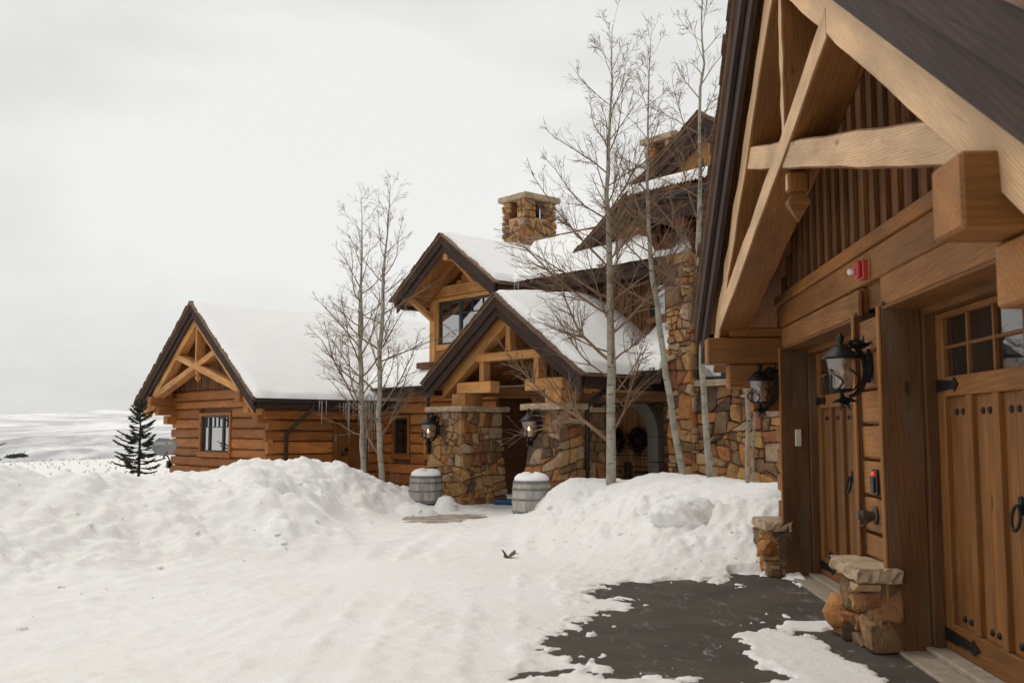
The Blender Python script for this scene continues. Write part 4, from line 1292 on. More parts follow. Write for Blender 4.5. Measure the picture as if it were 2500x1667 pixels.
for (a, b) in ((UC - 1.61, UC - 1.55), (UC + 1.55, UC + 1.61)): box('trim', H, (2.57, 2.71), (a, b), (3.80, 4.92), 'timber', hou, .006, 2)
for sgn in (-1, 1):
    bar('knee_brace', H(2.55, UC + sgn * 1.72, 4.48), H(1.72, UC + sgn * 1.72, 5.02), .14, .14, 'timber', hou, bev=.012)
    box('outlooker', H, (1.62, 2.74), (UC + sgn * 1.72 - .09, UC + sgn * 1.72 + .09), (5.03, 5.22) if sgn < 0 else (5.03, 5.2), 'timber', hou, .012, 0)
bar('knee_brace', H(2.6, UC, 5.25), H(1.72, UC, 5.95), .13, .14, 'timber', hou, bev=.012)
box('outlooker', H, (1.62, 2.74), (UC - .09, UC + .09), (5.72, 5.90), 'timber', hou, .012, 0)
roof_snow('roof_snow', 'snow on the upper gable roof above the three part window', HU, URA + .03, 4.6, UC, UA, .68, UHW - .02, UHW + .04, .10, 12, .02, 60, 80, (.06, 0), (.08, .1))
# flashing at the foot of the corner post
box('flashing', H, (2.25, 2.7), (UC - 2.05, UC - 1.5), (3.2, 3.36), 'rust_flashing', hou, .02)

# ---------------- main wing running to the right: board wall, long eave
WU, WZ, WRU = 2.10, 5.06, 4.40
def up_roof(v0, v1):
    u0, z0, u1 = WU, WZ, WRU
    lo = lambda v: v if v > 0 else -.80
    q = lambda v: [H(u0 - .02, lo(v), z0 - .05), H(u1, v, z0 - .05 + .60 * (u1 - u0)), H(u1, v, z0 + .60 * (u1 - u0)), H(u0 - .02, lo(v), z0)]
    hexa('roof', q(v0), q(v1), 'shingle', hou, .003)
    q = lambda v: [H(u0 + .06, lo(v), z0 - .20 + .04), H(u1, v, z0 - .20 + .60 * (u1 - u0)), H(u1, v, z0 - .052 + .60 * (u1 - u0)), H(u0 + .06, lo(v), z0 - .052 + .04)]
    hexa('roof_deck', q(v0), q(v1), 'soffit', hou, 0)
    q = lambda v: [H(u1, v, z0 - .05 + .60 * (u1 - u0)), H(u1 + 2.3, v, z0 - .05), H(u1 + 2.3, v, z0), H(u1, v, z0 + .60 * (u1 - u0))]
    hexa('roof', q(v0), q(v1), 'shingle', hou, .003)
    box('eave_fascia', H, (u0, u0 + .05), (v0 + 1.9, v1), (z0 - .20, z0 - .055), 'fascia', hou, .004, 1)
    box('eave_fascia', H, (u0 + .055, u0 + .10), (v0 + 1.9, v1), (z0 - .36, z0 - .14), 'fascia', hou, .004, 1)
    box('soffit_board', H, (u0 + .10, 2.8), (v0 + 1.9, v1), (z0 - .33, z0 - .30), 'fascia', hou, .004, 1)
up_roof(-2.75, 4.4)
low_snow('roof_snow', 'snow on the long upper roof below the chimney', -2.75, 4.35, WU, WZ, WRU + .05, .08, 22, .02, (0, .1), 46, 130, .60, 0, (-.85, -2.6))
box('ridge_cap', H, (WRU - .08, WRU + .1), (-2.7, 4.3), (WZ + .60 * 2.3 + .02, WZ + .60 * 2.3 + .10), 'shingle', hou, .02, 1)
box('upper_wall', H, (2.86, 6.5), (-1.0, 4.4), (2.2, 4.95), 'board_dark', hou, 0)
x = -.95
while x < 4.3:
    w = random.uniform(.22, .30)
    if not (2.70 < x + w / 2 < 3.30):
        box('wall_board', H, (2.80, 2.865), (x, x + w - .012), (2.5, 4.78), 'board_dark', hou, .006, 2)
        box('wall_batten', H, (2.77, 2.80), (x + w - .03, x + w + .02), (2.5, 4.78), 'board_dark', hou, .005, 2)
    x += w
def bw_front(x, o, z): return H(2.80 - o, x, z)
window('window', bw_front, 2.80, 3.20, 3.92, 4.62, (1,), 'pane_sky', 'board_dark', hou, .06, grid=False)
box('wall_board', H, (2.80, 2.865), (2.70, 3.32), (2.5, 3.8), 'board_dark', hou, .006, 2)

# ---------------- entry porch
PC, PA, PHW, PU = 1.12, 4.33, 2.40, -.05
gable_roof(hou, HU, PU, 2.9, PC, PA, .69, PHW, 2.4, f1=.2, f2=.18, gutter=(1, 0))
TU = .26
for sg in (-1, 1):
    slope_piece('rafter', HU, TU, TU + .24, PC, sg, PA - .25, PA - .55, .69, 0, 2.15, 'timber', hou, .012, 8, .005)
    box('hammer_beam', H, (TU - .02, TU + .24), (PC + sg * .55, PC + sg * 1.62) if sg > 0 else (PC - 1.62, PC - .50), (2.385, 2.62), 'timber', hou, .012, 1)
    box('queen_post', H, (TU + .02, TU + .22), (PC + sg * .84 - .07, PC + sg * .84 + .07), (2.625, 3.3), 'timber', hou, .01, 2)
    box('pillar_post', H, (.15, .65), (PC + sg * 1.45 - .22, PC + sg * 1.45 + .22), (2.10, 2.38), 'timber', hou, .012, 2)
    box('wall_plate', H, (TU + .25, 2.8), (PC + sg * 1.95 - .12, PC + sg * 1.95 + .12), (2.35, 2.62), 'timber', hou, .012, 0)
box('collar_tie', H, (TU, TU + .22), (PC - 1.0, PC + 1.0), (3.03, 3.20), 'timber', hou, .012, 1)
box('king_post', H, (TU + .02, TU + .2), (PC - .075, PC + .075), (3.21, 3.82), 'timber', hou, .01, 2)
bar('tie_rod', H(TU + .1, PC - .5, 2.5), H(TU + .1, PC + .55, 2.5), .014, .014, 'hoop', hou, bev=0)
roof_snow('roof_snow', 'thick rounded snow over the entry porch roof', HU, PU + .03, 2.85, PC, PA, .69, PHW - .02, PHW + .06, .10, 31, .035, 70, 110, (.10, 0), (.08, .12), ((1.0, .35, .7, .8, .12), (2.3, .5, .8, .9, .22), (1.6, 1.3, 1.2, .7, .08)))
# porch pillars
def pillar(v0, v1, u1, seed, top=2.0, flare=.10):
    core = box('stone_pillar', H, (.02, u1), (v0 + .02, v1 - .02), (-.3, top), 'mortar', hou, 0)
    fl = lambda y: flare * max(0, 1 - y / top) ** 1.3
    def front(x, y, d):
        t = x / (v1 - v0); f = fl(y)
        return H(-f - d + .0, v0 + x + (2 * t - 1) * f, y)
    def right(x, y, d):
        t = x / u1; f = fl(y)
        return H(x + (2 * t - 1) * f, v1 + f + d, y)
    def back(x, y, d):
        return H(x, v0 - fl(y) - d, y)
    # backing that follows the flare
    A = Acc()
    for zz in (-.3, 0, .5, 1.0, 1.5, top):
        f = fl(max(zz, 0)) - .0
        for (uu, vv) in ((-f, v0 - f), (-f, v1 + f), (u1 + f, v1 + f), (u1 + f, v0 - f)): A.v.append(H(uu, vv, zz))
    for r in range(5):
        for i in range(4): A.f.append((r * 4 + i, r * 4 + (i + 1) % 4, r * 4 + 4 + (i + 1) % 4, r * 4 + 4 + i))
    A.f.append((20, 21, 22, 23))
    A.build('mortar_bed', 'mortar', core)
    stones(core, front, v1 - v0, top, .25, seed, depth=.045, ext=.035, aspect=1.05)
    stones(core, right, u1, top, .25, seed + 1, depth=.045, ext=.035, aspect=1.05)
    stones(core, back, u1, top, .30, seed + 2, depth=.04)
    cap_slab('cap', H, (-.16, u1 + .16), (v0 - .14, v1 + .16), top, top + .115, core)
    return core
pillar(-.98, .02, 1.0, 41)
pillar(2.12, 2.90, .55, 52)
# stone wall and ledge behind the right pillar, recess with arched entry doors
sw = box('stone_wall', H, (2.60, 2.88), (.32, 1.62), (-.3, 2.0), 'mortar', hou, 0)
stones(sw, lambda x, y, d: H(2.60 - d, .32 + x, y), 1.3, 2.0, .25, 60, depth=.05)
stones(sw, lambda x, y, d: H(2.60 + x, 1.62 + d, y), .28, 2.0, .25, 61, depth=.05)
cap_slab('cap', H, (2.45, 2.95), (.25, 1.72), 2.0, 2.10, sw)
box('entry_wall', H, (3.5, 5.0), (.3, 1.55), (-.3, 2.6), 'board_dark', hou, 0) if False else None
DU, DC = 3.95, 1.04
ew = box('entry_wall', H, (DU + .05, DU + .3), (.32, 4.2), (-.3, 2.9), 'mortar', hou, 0)
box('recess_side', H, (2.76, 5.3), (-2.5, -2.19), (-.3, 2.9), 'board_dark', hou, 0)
box('recess_wall', H, (5.05, 5.3), (-2.2, .4), (-.3, 2.9), 'board_dark', hou, 0)  # dark stain of the board wall, used to put recess shade into the colour
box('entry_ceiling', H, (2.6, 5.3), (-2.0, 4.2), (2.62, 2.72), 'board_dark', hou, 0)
log_wall(wm, lambda x, o, z: H(x, -2.12 + o, z), 2.76, 5.05, -.1, 2.6, .27, .07, (), 'board_dark', (0, 0), 6)  # recess logs darker than the outer ones, shade put into their colour
stones(ew, lambda x, y, d: H(DU + .05 - d, DC + 1.0 + x, y), 1.6, 2.5, .26, 65, depth=.05, mat='stone')
# arch and doors
ad = .66
def arch_pts(r, zs, n, half=1):
    return [(r * math.cos(math.pi * i / n), zs + r * math.sin(math.pi * i / n)) for i in range(n + 1)]
NV = 13; ri, ro, zs_ = .68, .97, 1.48
for side in (-1, 1):
    for (z0, z1) in ((-.1, .48), (.49, .93), (.94, zs_)):
        box('arch_stone', H, (DU -0.140, DU +0.060), (DC + side * ri, DC + side * ro), (z0, z1 - .008), 'arch_stone', ew, .008, 2)
for i in range(5):
    a0, a1 = math.pi * i / 5 + .004, math.pi * (i + 1) / 5 - .004
    A = Acc(); n = 6
    for uu in (DU -0.140, DU +0.060):
        for rr in (ri, ro):
            for j in range(n + 1):
                t = a0 + (a1 - a0) * j / n
                A.v.append(H(uu, DC + rr * math.cos(t), zs_ + rr * math.sin(t)))
    m = n + 1
    for j in range(n):
        A.f += [(j, j + 1, m + j + 1, m + j), (2 * m + j, 2 * m + j + 1, 3 * m + j + 1, 3 * m + j), (j, j + 1, 2 * m + j + 1, 2 * m + j), (m + j, m + j + 1, 3 * m + j + 1, 3 * m + j)]
    A.f += [(0, m, 3 * m, 2 * m), (n, m + n, 3 * m + n, 2 * m + n)]
    A.build('arch_stone', 'arch_stone', ew)
for side in (-1, 1):
    dd = box('entry_door', H, (DU -0.010, DU +0.040), (DC + side * .01, DC + side * ad), (0, 2.2), 'dark_room', hou, 0)
    n = 5; pw = (ad - .02) / n
    for i in range(n):
        va = DC + side * (.012 + i * pw); vb = DC + side * (.012 + (i + 1) * pw - .006)
        xm = .012 + (i + .5) * pw
        zt = zs_ + math.sqrt(max(0.01, ri ** 2 - xm ** 2))
        box('plank', H, (DU -0.045, DU -0.010), (va, vb), (.02, zt), 'timber', dd, .005, 2)
        for zz in (.50, .66, .98, 1.14):
            A = Acc(); M = basis(_V, Z, H(DU -0.045, (va + vb) / 2, zz)) @ Matrix.Rotation(R(90), 4, 'X'); A.lathe([(.016, -.002), (.016, .006), (.004, .012)], M, 6); A.build('stud', 'iron', dd)
    for (z0, z1) in ((.56, .58), (.80, .82), (1.05, 1.07)): box('rail_line', H, (DU -0.055, DU -0.046), (DC + side * .02, DC + side * ad), (z0, z1), 'fascia', dd, .002, 1)
    A = Acc()
    L = .5; prof = [(0, -.028), (L * .8, -.016), (L * .82, -.04), (L, 0), (L * .82, .04), (L * .8, .016), (0, .028)]
    for oo in (DU -0.052, DU -0.064):
        for (px, pz) in prof: A.v.append(H(oo, DC + side * (ad - px), .70 + pz))
    m = len(prof); A.f.append(tuple(range(m))); A.f.append(tuple(range(m, 2 * m)))
    for i in range(m): A.f.append((i, (i + 1) % m, m + (i + 1) % m, m + i))
    A.build('strap_hinge', 'iron', dd)
    box('handle_plate', H, (DU -0.075, DU -0.046), (DC + side * .04, DC + side * .10), (.42, .92), 'iron', dd, .006, 2)
# low eave between porch and tower
low_roof(PC + PHW - .1, 4.1, 1.45, 2.78, 3.0)
low_snow('roof_snow', 'patchy snow on the low eave between porch and stone tower', PC + PHW - .5, 4.12, 1.45, 2.80, 3.0, .09, 37, .04, (0, .05), 36, 60)

# ---------------- tall gable on the stone tower
TC, TA, TK, TR = 3.95, 8.02, .67, 2.95
gable_roof(hou, HU, TR, 9.0, TC, TA, TK, 3.6, 3.9, f1=.26, f2=.24, gutter=(0, 0))
hexa('gable_panel', [H(3.9, TC - 3.3, 5.5), H(3.9, TC + 3.3, 5.5), H(3.9, TC + .02, 7.7), H(3.9, TC - .02, 7.7)],
     [H(4.3, TC - 3.3, 5.5), H(4.3, TC + 3.3, 5.5), H(4.3, TC + .02, 7.7), H(4.3, TC - .02, 7.7)], 'board_dark', hou, 0)
for sg in (-1, 1):
    slope_piece('rafter', HU, 3.2, 3.45, TC, sg, TA - .45, TA - .80, TK, 0, 3.4, 'timber', hou, .012, 8, .006)
    box('queen_post', H, (3.25, 3.45), (TC + sg * .55 - .09, TC + sg * .55 + .09), (6.3, TA - 1.0), 'timber', hou, .01, 2)
box('king_post', H, (3.22, 3.42), (TC - .12, TC + .12), (6.2, TA - .6), 'timber', hou, .01, 2)
box('collar_tie', H, (3.22, 3.45), (TC - 2.0, TC + 2.0), (6.05, 6.3), 'timber', hou, .01, 1)
# pent roof of corrugated metal with snow
pent_u, pent_z, pv0, pv1 = 1.62, 6.22, 3.18, 8.2
vv_ = np.arange(pv0, pv1, .012); uu_ = np.linspace(pent_u, 3.3, 5)
Ug, Vg = np.meshgrid(uu_, vv_)
Zg = pent_z + .35 * (Ug - pent_u) + .018 * np.sin(Vg * 2 * math.pi / .085)
Xg = _O.x + _U.x * Ug + _V.x * Vg; Yg = _O.y + _U.y * Ug + _V.y * Vg
grid_mesh('corrugated_roof', Xg, Yg, Zg, 'corrugated', hou, False)
aa = np.linspace(0, 1, 14)
Tg, Vg = np.meshgrid(aa, vv_)
th_ = .17 + .03 * fbm(Vg, Vg * 0 + 1.0, .8, 3, 5)
Ug = pent_u + .01 + np.where(Tg < .35, 0.06 * (1 - np.cos(np.clip(Tg / .35, 0, 1) * math.pi / 2)), .06 + (Tg - .35) / .65 * 1.6)
hh = np.where(Tg < .35, np.sin(np.clip(Tg / .35, 0, 1) * math.pi / 2), 1.0)
Zg = pent_z + .02 + .35 * (Ug - pent_u) + th_ * hh + .018 * np.sin(Vg * 2 * math.pi / .085) * (1 - hh)
Xg = _O.x + _U.x * Ug + _V.x * Vg; Yg = _O.y + _U.y * Ug + _V.y * Vg
tag(grid_mesh('roof_snow', Xg, Yg, Zg, 'roof_snow'), 'snow on the corrugated pent roof in front of the tall gable', 'snow', kind='stuff')
box('eave_fascia', H, (pent_u + .06, pent_u + .11), (pv0 + .03, pv1), (pent_z - .10, pent_z - .03), 'redwood', hou, .005, 1)
box('gutter', H, (pent_u - .03, pent_u + .055), (pv0, pv1), (pent_z - .24, pent_z - .115), 'gutter', hou, .02, 1)
box('header_beam', H, (pent_u + .12, pent_u + .42), (pv0 + .1, pv1), (pent_z - .62, pent_z - .12), 'fascia', hou, .015, 1)
box('pent_end', H, (pent_u + .1, 3.2), (pv0 + .06, pv0 + .16), (pent_z - .6, pent_z - .05), 'fascia', hou, .01, 0)
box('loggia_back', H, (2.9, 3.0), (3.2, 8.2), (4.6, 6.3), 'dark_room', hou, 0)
for (vv, du) in ((3.55, .0), (4.45, 0), (5.4, 0)):
    bar('bracket', H(2.7, vv + .05, 4.55), H(pent_u + .30, vv - .05, pent_z - .63), .2, .22, 'redwood', hou, bev=.015)
    box('bracket_beam', H, (pent_u + .05, 2.95), (vv - .12, vv + .12), (pent_z - .82, pent_z - .63), 'redwood', hou, .015, 0)
    box('bracket_post', H, (2.66, 2.9), (vv - .10, vv + .10), (4.3, pent_z - .83), 'redwood', hou, .012, 2)
bar('bracket', H(2.2, 4.1, 4.9), H(2.2, 3.3, 5.6), .2, .2, 'redwood', hou, bev=.015)
# stone tower
TFU = 1.92
tw = box('stone_tower', H, (TFU + .02, 5.0), (4.06, 9.2), (-.6, 4.92), 'mortar', hou, 0)
tf = lambda x, y, d: H(TFU - d, 4.06 + x, y)
tp = lambda x, y, d: H(TFU - .16 - d, 4.06 + x, y)
box('tower_pier', H, (TFU - .15, TFU + .1), (4.07, 4.60), (-.6, 4.92), 'mortar', tw, 0)
stones(tw, tp, .54, 4.95, .26, 70, depth=.06, mat='stone_light', ext=.02, aspect=1.1)
stones(tw, lambda x, y, d: H(TFU - .16 + x, 4.60 + d, y), .17, 4.95, .22, 71, depth=.03, mat='stone_light', ext=.02)
stones(tw, tf, 2.6, 2.42, .31, 72, depth=.06, mat='stone_light', x0=.54, aspect=1.15)
stones(tw, tf, 1.6, 1.65, .30, 73, depth=.06, mat='stone_light', x0=1.75, y0=2.42)
stones(tw, tf, 2.8, .85, .30, 74, depth=.06, mat='stone_light', x0=.54, y0=4.07)
stones(tw, lambda x, y, d: H(TFU + x, 4.06 - d, y), 1.0, 4.9, .3, 75, depth=.05, mat='stone_light')
def tw_front(x, o, z): return H(TFU - o, x, z)
cap_slab('sill_stone', H, (TFU - .14, TFU + .02), (4.52, 5.85), 2.42, 2.53, tw, jit=.01)
window('window', tw_front, 4.68, 5.78, 2.55, 4.0, (1, 1), 'pane_sky', None, hou, grid=False)

# ---------------- chimneys
def chimney(u0, u1, v0, v1, z0, z1, seed):
    ch = box('chimney', H, (u0 + .22, u1 - .22), (v0 + .22, v1 - .22), (z0, z1 - .55), 'mortar', hou, 0)
    box('flue', H, (u0 + .3, u1 - .3), (v0 + .3, v1 - .3), (z1 - .6, z1 - .02), 'dark_room', ch, 0)
    box('core', H, (u0 + .02, u1 - .02), (v0 + .02, v1 - .02), (z0, z1 - .52), 'mortar', ch, 0)
    lo = z1 - .52 - z0
    fF = lambda x, y, d: H(u0 - d, v0 + x, z0 + y)
    fR = lambda x, y, d: H(u0 + x, v1 + d, z0 + y)
    stones(ch, fF, v1 - v0, lo, .25, seed, depth=.04, mat='stone_light', ext=.03)
    stones(ch, fR, u1 - u0, lo, .25, seed + 1, depth=.04, mat='stone_light', ext=.03)
    for (fn, L) in ((fF, v1 - v0), (fR, u1 - u0)):
        pw = L * .31
        stones(ch, fn, pw, .5, .20, seed + 3, depth=.04, mat='stone_light', y0=lo + .02, ext=.02)
        stones(ch, fn, pw, .5, .20, seed + 4, depth=.04, mat='stone_light', y0=lo + .02, x0=L - pw, ext=.02)
    for (a, b) in (((u0, u0 + (u1 - u0) * .31), (v0, v0 + (v1 - v0) * .31)), ((u0, u0 + (u1 - u0) * .31), (v1 - (v1 - v0) * .31, v1)), ((u1 - (u1 - u0) * .31, u1), (v1 - (v1 - v0) * .31, v1)), ((u1 - (u1 - u0) * .31, u1), (v0, v0 + (v1 - v0) * .31))):
        box('corner_pier', H, (a[0] + .02, a[1] - .02), (b[0] + .02, b[1] - .02), (z1 - .55, z1), 'stone', ch, .01)
    cap_slab('vent_sill', H, (u0 - .03, u0 + .1), (v0 + (v1 - v0) * .30, v1 - (v1 - v0) * .30), z1 - .58, z1 - .49, ch, jit=.008)
    cap_slab('vent_sill', H, (u0 + (u1 - u0) * .30, u1 - (u1 - u0) * .30), (v1 - .1, v1 + .03), z1 - .58, z1 - .49, ch, jit=.008)
    cap_slab('cap', H, (u0 - .12, u1 + .12), (v0 - .12, v1 + .12), z1, z1 + .16, ch, jit=.012)
chimney(4.95, 6.05, -4.45, -3.55, 6.0, 7.90, 80)
chimney(6.9, 8.0, -.92, .05, 6.2, 9.15, 90)

# ---------------- downspouts
def pipe(pts, r=.045, name='downspout'):
    A = Acc(); A.tube(pts, r, 8); A.build(name, 'gutter', hou, None, True)
zE = CAP_ - K * CHW
pipe([H(-.02, CC + CHW + .06, zE - .13), H(-.02, CC + CHW + .05, zE - .25), H(-.35, CW1 + .18, zE - .85), H(-.38, CW1 + .16, zE - .95), H(-.38, CW1 + .16, -.2)])
pipe([H(.1, PC - PHW - .06, PA - .69 * PHW - .1), H(.1, PC - PHW - .04, PA - .69 * PHW - .55), H(.12, PC - PHW + .03, PA - .69 * PHW - .68), H(.2, -1.12, 1.88), H(.3, -1.10, 1.7), H(.5, -1.10, 0)])
pipe([H(.9, PC + PHW - .05, 2.45), H(.75, 3.08, 2.2), H(.62, 3.02, 2.05), H(.60, 3.02, -.1)], .05)

# ================================================================== LANTERNS
def lantern(loc, n, sc, lit, label):
    n = Vec(n).normalized(); t = Z.cross(n)
    M0 = Matrix((t, n, Z)).transposed().to_4x4(); M0.translation = Vec(loc)
    L = empty('wall_lantern', loc, label, 'lantern', 'wrought iron wall lanterns')
    P = lambda x, y, z: M0 @ (Vec((x, y, z)) * sc)
    C0 = Matrix.Translation(P(0, .22, 0)) @ Matrix.Scale(sc, 4)
    A = Acc()                                               # oval back plate
    ring = [(.055 * math.cos(2 * math.pi * i / 18), .135 * math.sin(2 * math.pi * i / 18)) for i in range(18)]
    for (s, y) in ((1, 0), (1, .022), (.72, .036)):
        for (a, b) in ring: A.v.append(P(a * s, y, b * s + .06))
    for r in range(2):
        for i in range(18): A.f.append((r * 18 + i, r * 18 + (i + 1) % 18, r * 18 + 18 + (i + 1) % 18, r * 18 + 18 + i))
    A.f.append(tuple(range(36, 54))); A.f.append(tuple(range(18)))
    bp = A.build('back_plate', 'iron', L)
    A = Acc()                                               # C shaped arm
    pts = []
    for i in range(15):
        th = math.radians(118 - 212 * i / 14)
        pts.append(P(0, .205 - .17 * math.sin(math.radians(90)) * math.cos(math.radians(i * 0)) + .17 - .17 * abs(math.cos((i - 7) / 7 * 1.35)) , .03 + .21 * math.sin((7 - i) / 7 * 1.45)))
    A.tube(pts, [(.013 + .012 * math.sin(math.pi * i / 14)) * sc for i in range(15)], 7)
    A.tube([P(0, .02, .03), P(0, .05, .03)], .022 * sc, 7)
    arm = A.build('arm', 'iron', L)
    def leaf_cluster(cx, cz, rot, r, nm, par):
        A = Acc()
        for k in range(7):
            a = rot + (k - 3) * .42
            d = Vec((math.cos(a), math.sin(a)))
            pw = r * (.55 if k % 2 else 1)
            for s in (-1, 1):
                A.poly([P(.0, cx, cz), P(s * .045 * 1, cx + d[0] * pw * .5, cz + d[1] * pw * .5), P(s * .012, cx + d[0] * pw, cz + d[1] * pw), P(0, cx + d[0] * pw * .62, cz + d[1] * pw * .62)])
            A.tube([P(0, cx, cz), P(0, cx + d[0] * pw * .6, cz + d[1] * pw * .6), P(0, cx + d[0] * pw, cz + d[1] * pw)], [.016 * sc, .014 * sc, .004 * sc], 5)
        A.build(nm, 'iron', par)
    leaf_cluster(.06, .20, 1.35, .10, 'leaf_crest', arm)
    leaf_cluster(.20, -.19, -1.6, .105, 'leaf_drop', arm)
    A = Acc(); A.tube([P(0, .05, .235), P(0, .10, .262), P(0, .15, .245), P(0, .19, .205)], [.012 * sc, .016 * sc, .012 * sc, .008 * sc], 6); A.build('scroll', 'iron', arm)
    A = Acc()                                               # roof and finial
    A.lathe([(.148, .115), (.152, .123), (.135, .140), (.098, .172), (.072, .198), (.050, .215), (.030, .224), (.016, .232), (.016, .245), (.027, .258), (.031, .276), (.024, .296), (.008, .313), (.002, .318)], C0, 20)
    rf = A.build('lantern_roof', 'iron', L, None, True)
    A = Acc(); A.lathe([(.118, .112), (.112, .09), (.100, .03), (.088, -.04), (.076, -.10), (.070, -.128)], C0, 20)
    A.f = A.f[:-2]
    A.build('lantern_glass', 'lantern_glass', L, None, True)
    A = Acc(); A.lathe([(.030, -.148), (.074, -.138), (.080, -.130), (.080, -.120), (.070, -.118)], C0, 16); A.lathe([(.012, -.19), (.022, -.175), (.012, -.15)], C0, 8)
    A.build('base_ring', 'iron', L)
    for k in range(4):                                      # scroll wires round the glass
        a = math.pi / 4 + k * math.pi / 2
        A = Acc(); pts = []
        for i in range(13):
            q = i / 12
            z = -.135 + .17 * q
            r = .086 + .04 * math.sin(q * math.pi) + .012 * q
            aa = a + .55 * math.sin(q * 4.2)
            pts.append(C0 @ Vec((r * math.cos(aa), r * math.sin(aa), z)))
        A.tube(pts, .0075 * sc, 5); A.build('cage_scroll', 'iron', L)
    A = Acc(); pts = []
    for i in range(17):
        q = 2 * math.pi * i / 16
        pts.append(P(.055 * math.cos(q), .22 + .088, -.06 + .06 * math.sin(q)))
    A.tube(pts, .007 * sc, 5, False); A.build('cage_ring', 'iron', L)
    A = Acc(); A.lathe([(.016, -.12), (.016, -.03), (.012, -.025)], C0, 8); A.build('candle', 'candle', L)
    A = Acc(); A.lathe([(.006, -.025), (.015, -.008), (.014, .008), (.004, .035)], C0, 8); A.build('bulb', 'bulb_lit' if lit else 'candle', L)
lantern(G(-1.13, .062, 2.045), _n, 1.0, False, 'black iron lantern with amber glass on the log wall between the garage doors')
lantern(G(2.33, .082, 2.045), _n, 1.0, False, 'black iron lantern with amber glass at the far corner of the garage')
lantern(H(-.07, -.72, 1.60), -_U, 1.22, True, 'lit black iron lantern on the left stone porch pillar')
lantern(H(-.07, 2.44, 1.64), -_U, 1.22, True, 'lit black iron lantern on the right stone porch pillar')

# ------------------------------------------------------------------ small fittings on the garage
al = empty('fire_alarm', G(-1.02, .05, 2.80), 'red fire alarm box with clear strobe bulb above the garage doors', 'fire alarm')
box('box', G, (-1.09, -.95), (.036, .085), (2.80, 2.95), 'red_paint', al, .008)
box('cover', G, (-1.075, -.965), (.086, .125), (2.805, 2.945), 'red_paint', al, .014)
A = Acc(); A.lathe([(.022, 0), (.030, .02), (.026, .045), (.008, .055)], basis(_g, Z, G(-1.0, .125, 2.865)) @ Matrix.Rotation(R(-90), 4, 'X'), 10); A.build('strobe_bulb', 'clear_lens', al, None, True)
box('conduit_plate', G, (-1.14, -1.095), (.036, .045), (2.79, 2.96), 'garage_log', al, .002)
bl_ = empty('door_chime', G(2.25, -.09, 1.47), 'small cream push button box on the far garage door jamb', 'push button')
box('case', G, (2.222, 2.249), (-.125, -.055), (1.43, 1.62), 'white_plastic', bl_, .008, 2)
box('button', G, (2.214, 2.2225), (-.115, -.065), (1.44, 1.465), 'white_plastic', bl_, .003)
kp = empty('keypad', G(-1.17, .06, 1.13), 'black garage keypad with red light between the doors', 'keypad')
box('case', G, (-1.235, -1.115), (.052, .075), (1.11, 1.31), 'black_plastic', kp, .012, 2)
box('cover', G, (-1.22, -1.13), (.076, .095), (1.13, 1.25), 'black_plastic', kp, .008, 2)
box('red_light', G, (-1.20, -1.165), (.076, .088), (1.262, 1.29), 'led_red', kp, .002)
hv = empty('hose_valve', G(-1.10, .06, .95), 'dull brass fire hose connection with chain on the log wall', 'hose connection')
Mv = basis(_g, Z, G(-1.12, .055, .955)) @ Matrix.Rotation(R(-90), 4, 'X')
A = Acc(); A.lathe([(.070, 0), (.072, .008), (.060, .014), (.03, .018)], Mv, 16); A.build('plate', 'brass', hv)
A = Acc(); A.lathe([(.033, .01), (.033, .06), (.042, .062), (.042, .10), (.036, .104), (.030, .135), (.012, .138)], Mv, 12); A.build('cap', 'brass', hv)
A = Acc()
pts = [G(-1.10 + .055 * q, .07 + .10 * math.sin(q * math.pi) , .92 - .06 * math.sin(q * math.pi)) for q in np.linspace(0, 1, 9)]
A.tube(pts, .006, 5); A.build('chain', 'brass', hv)

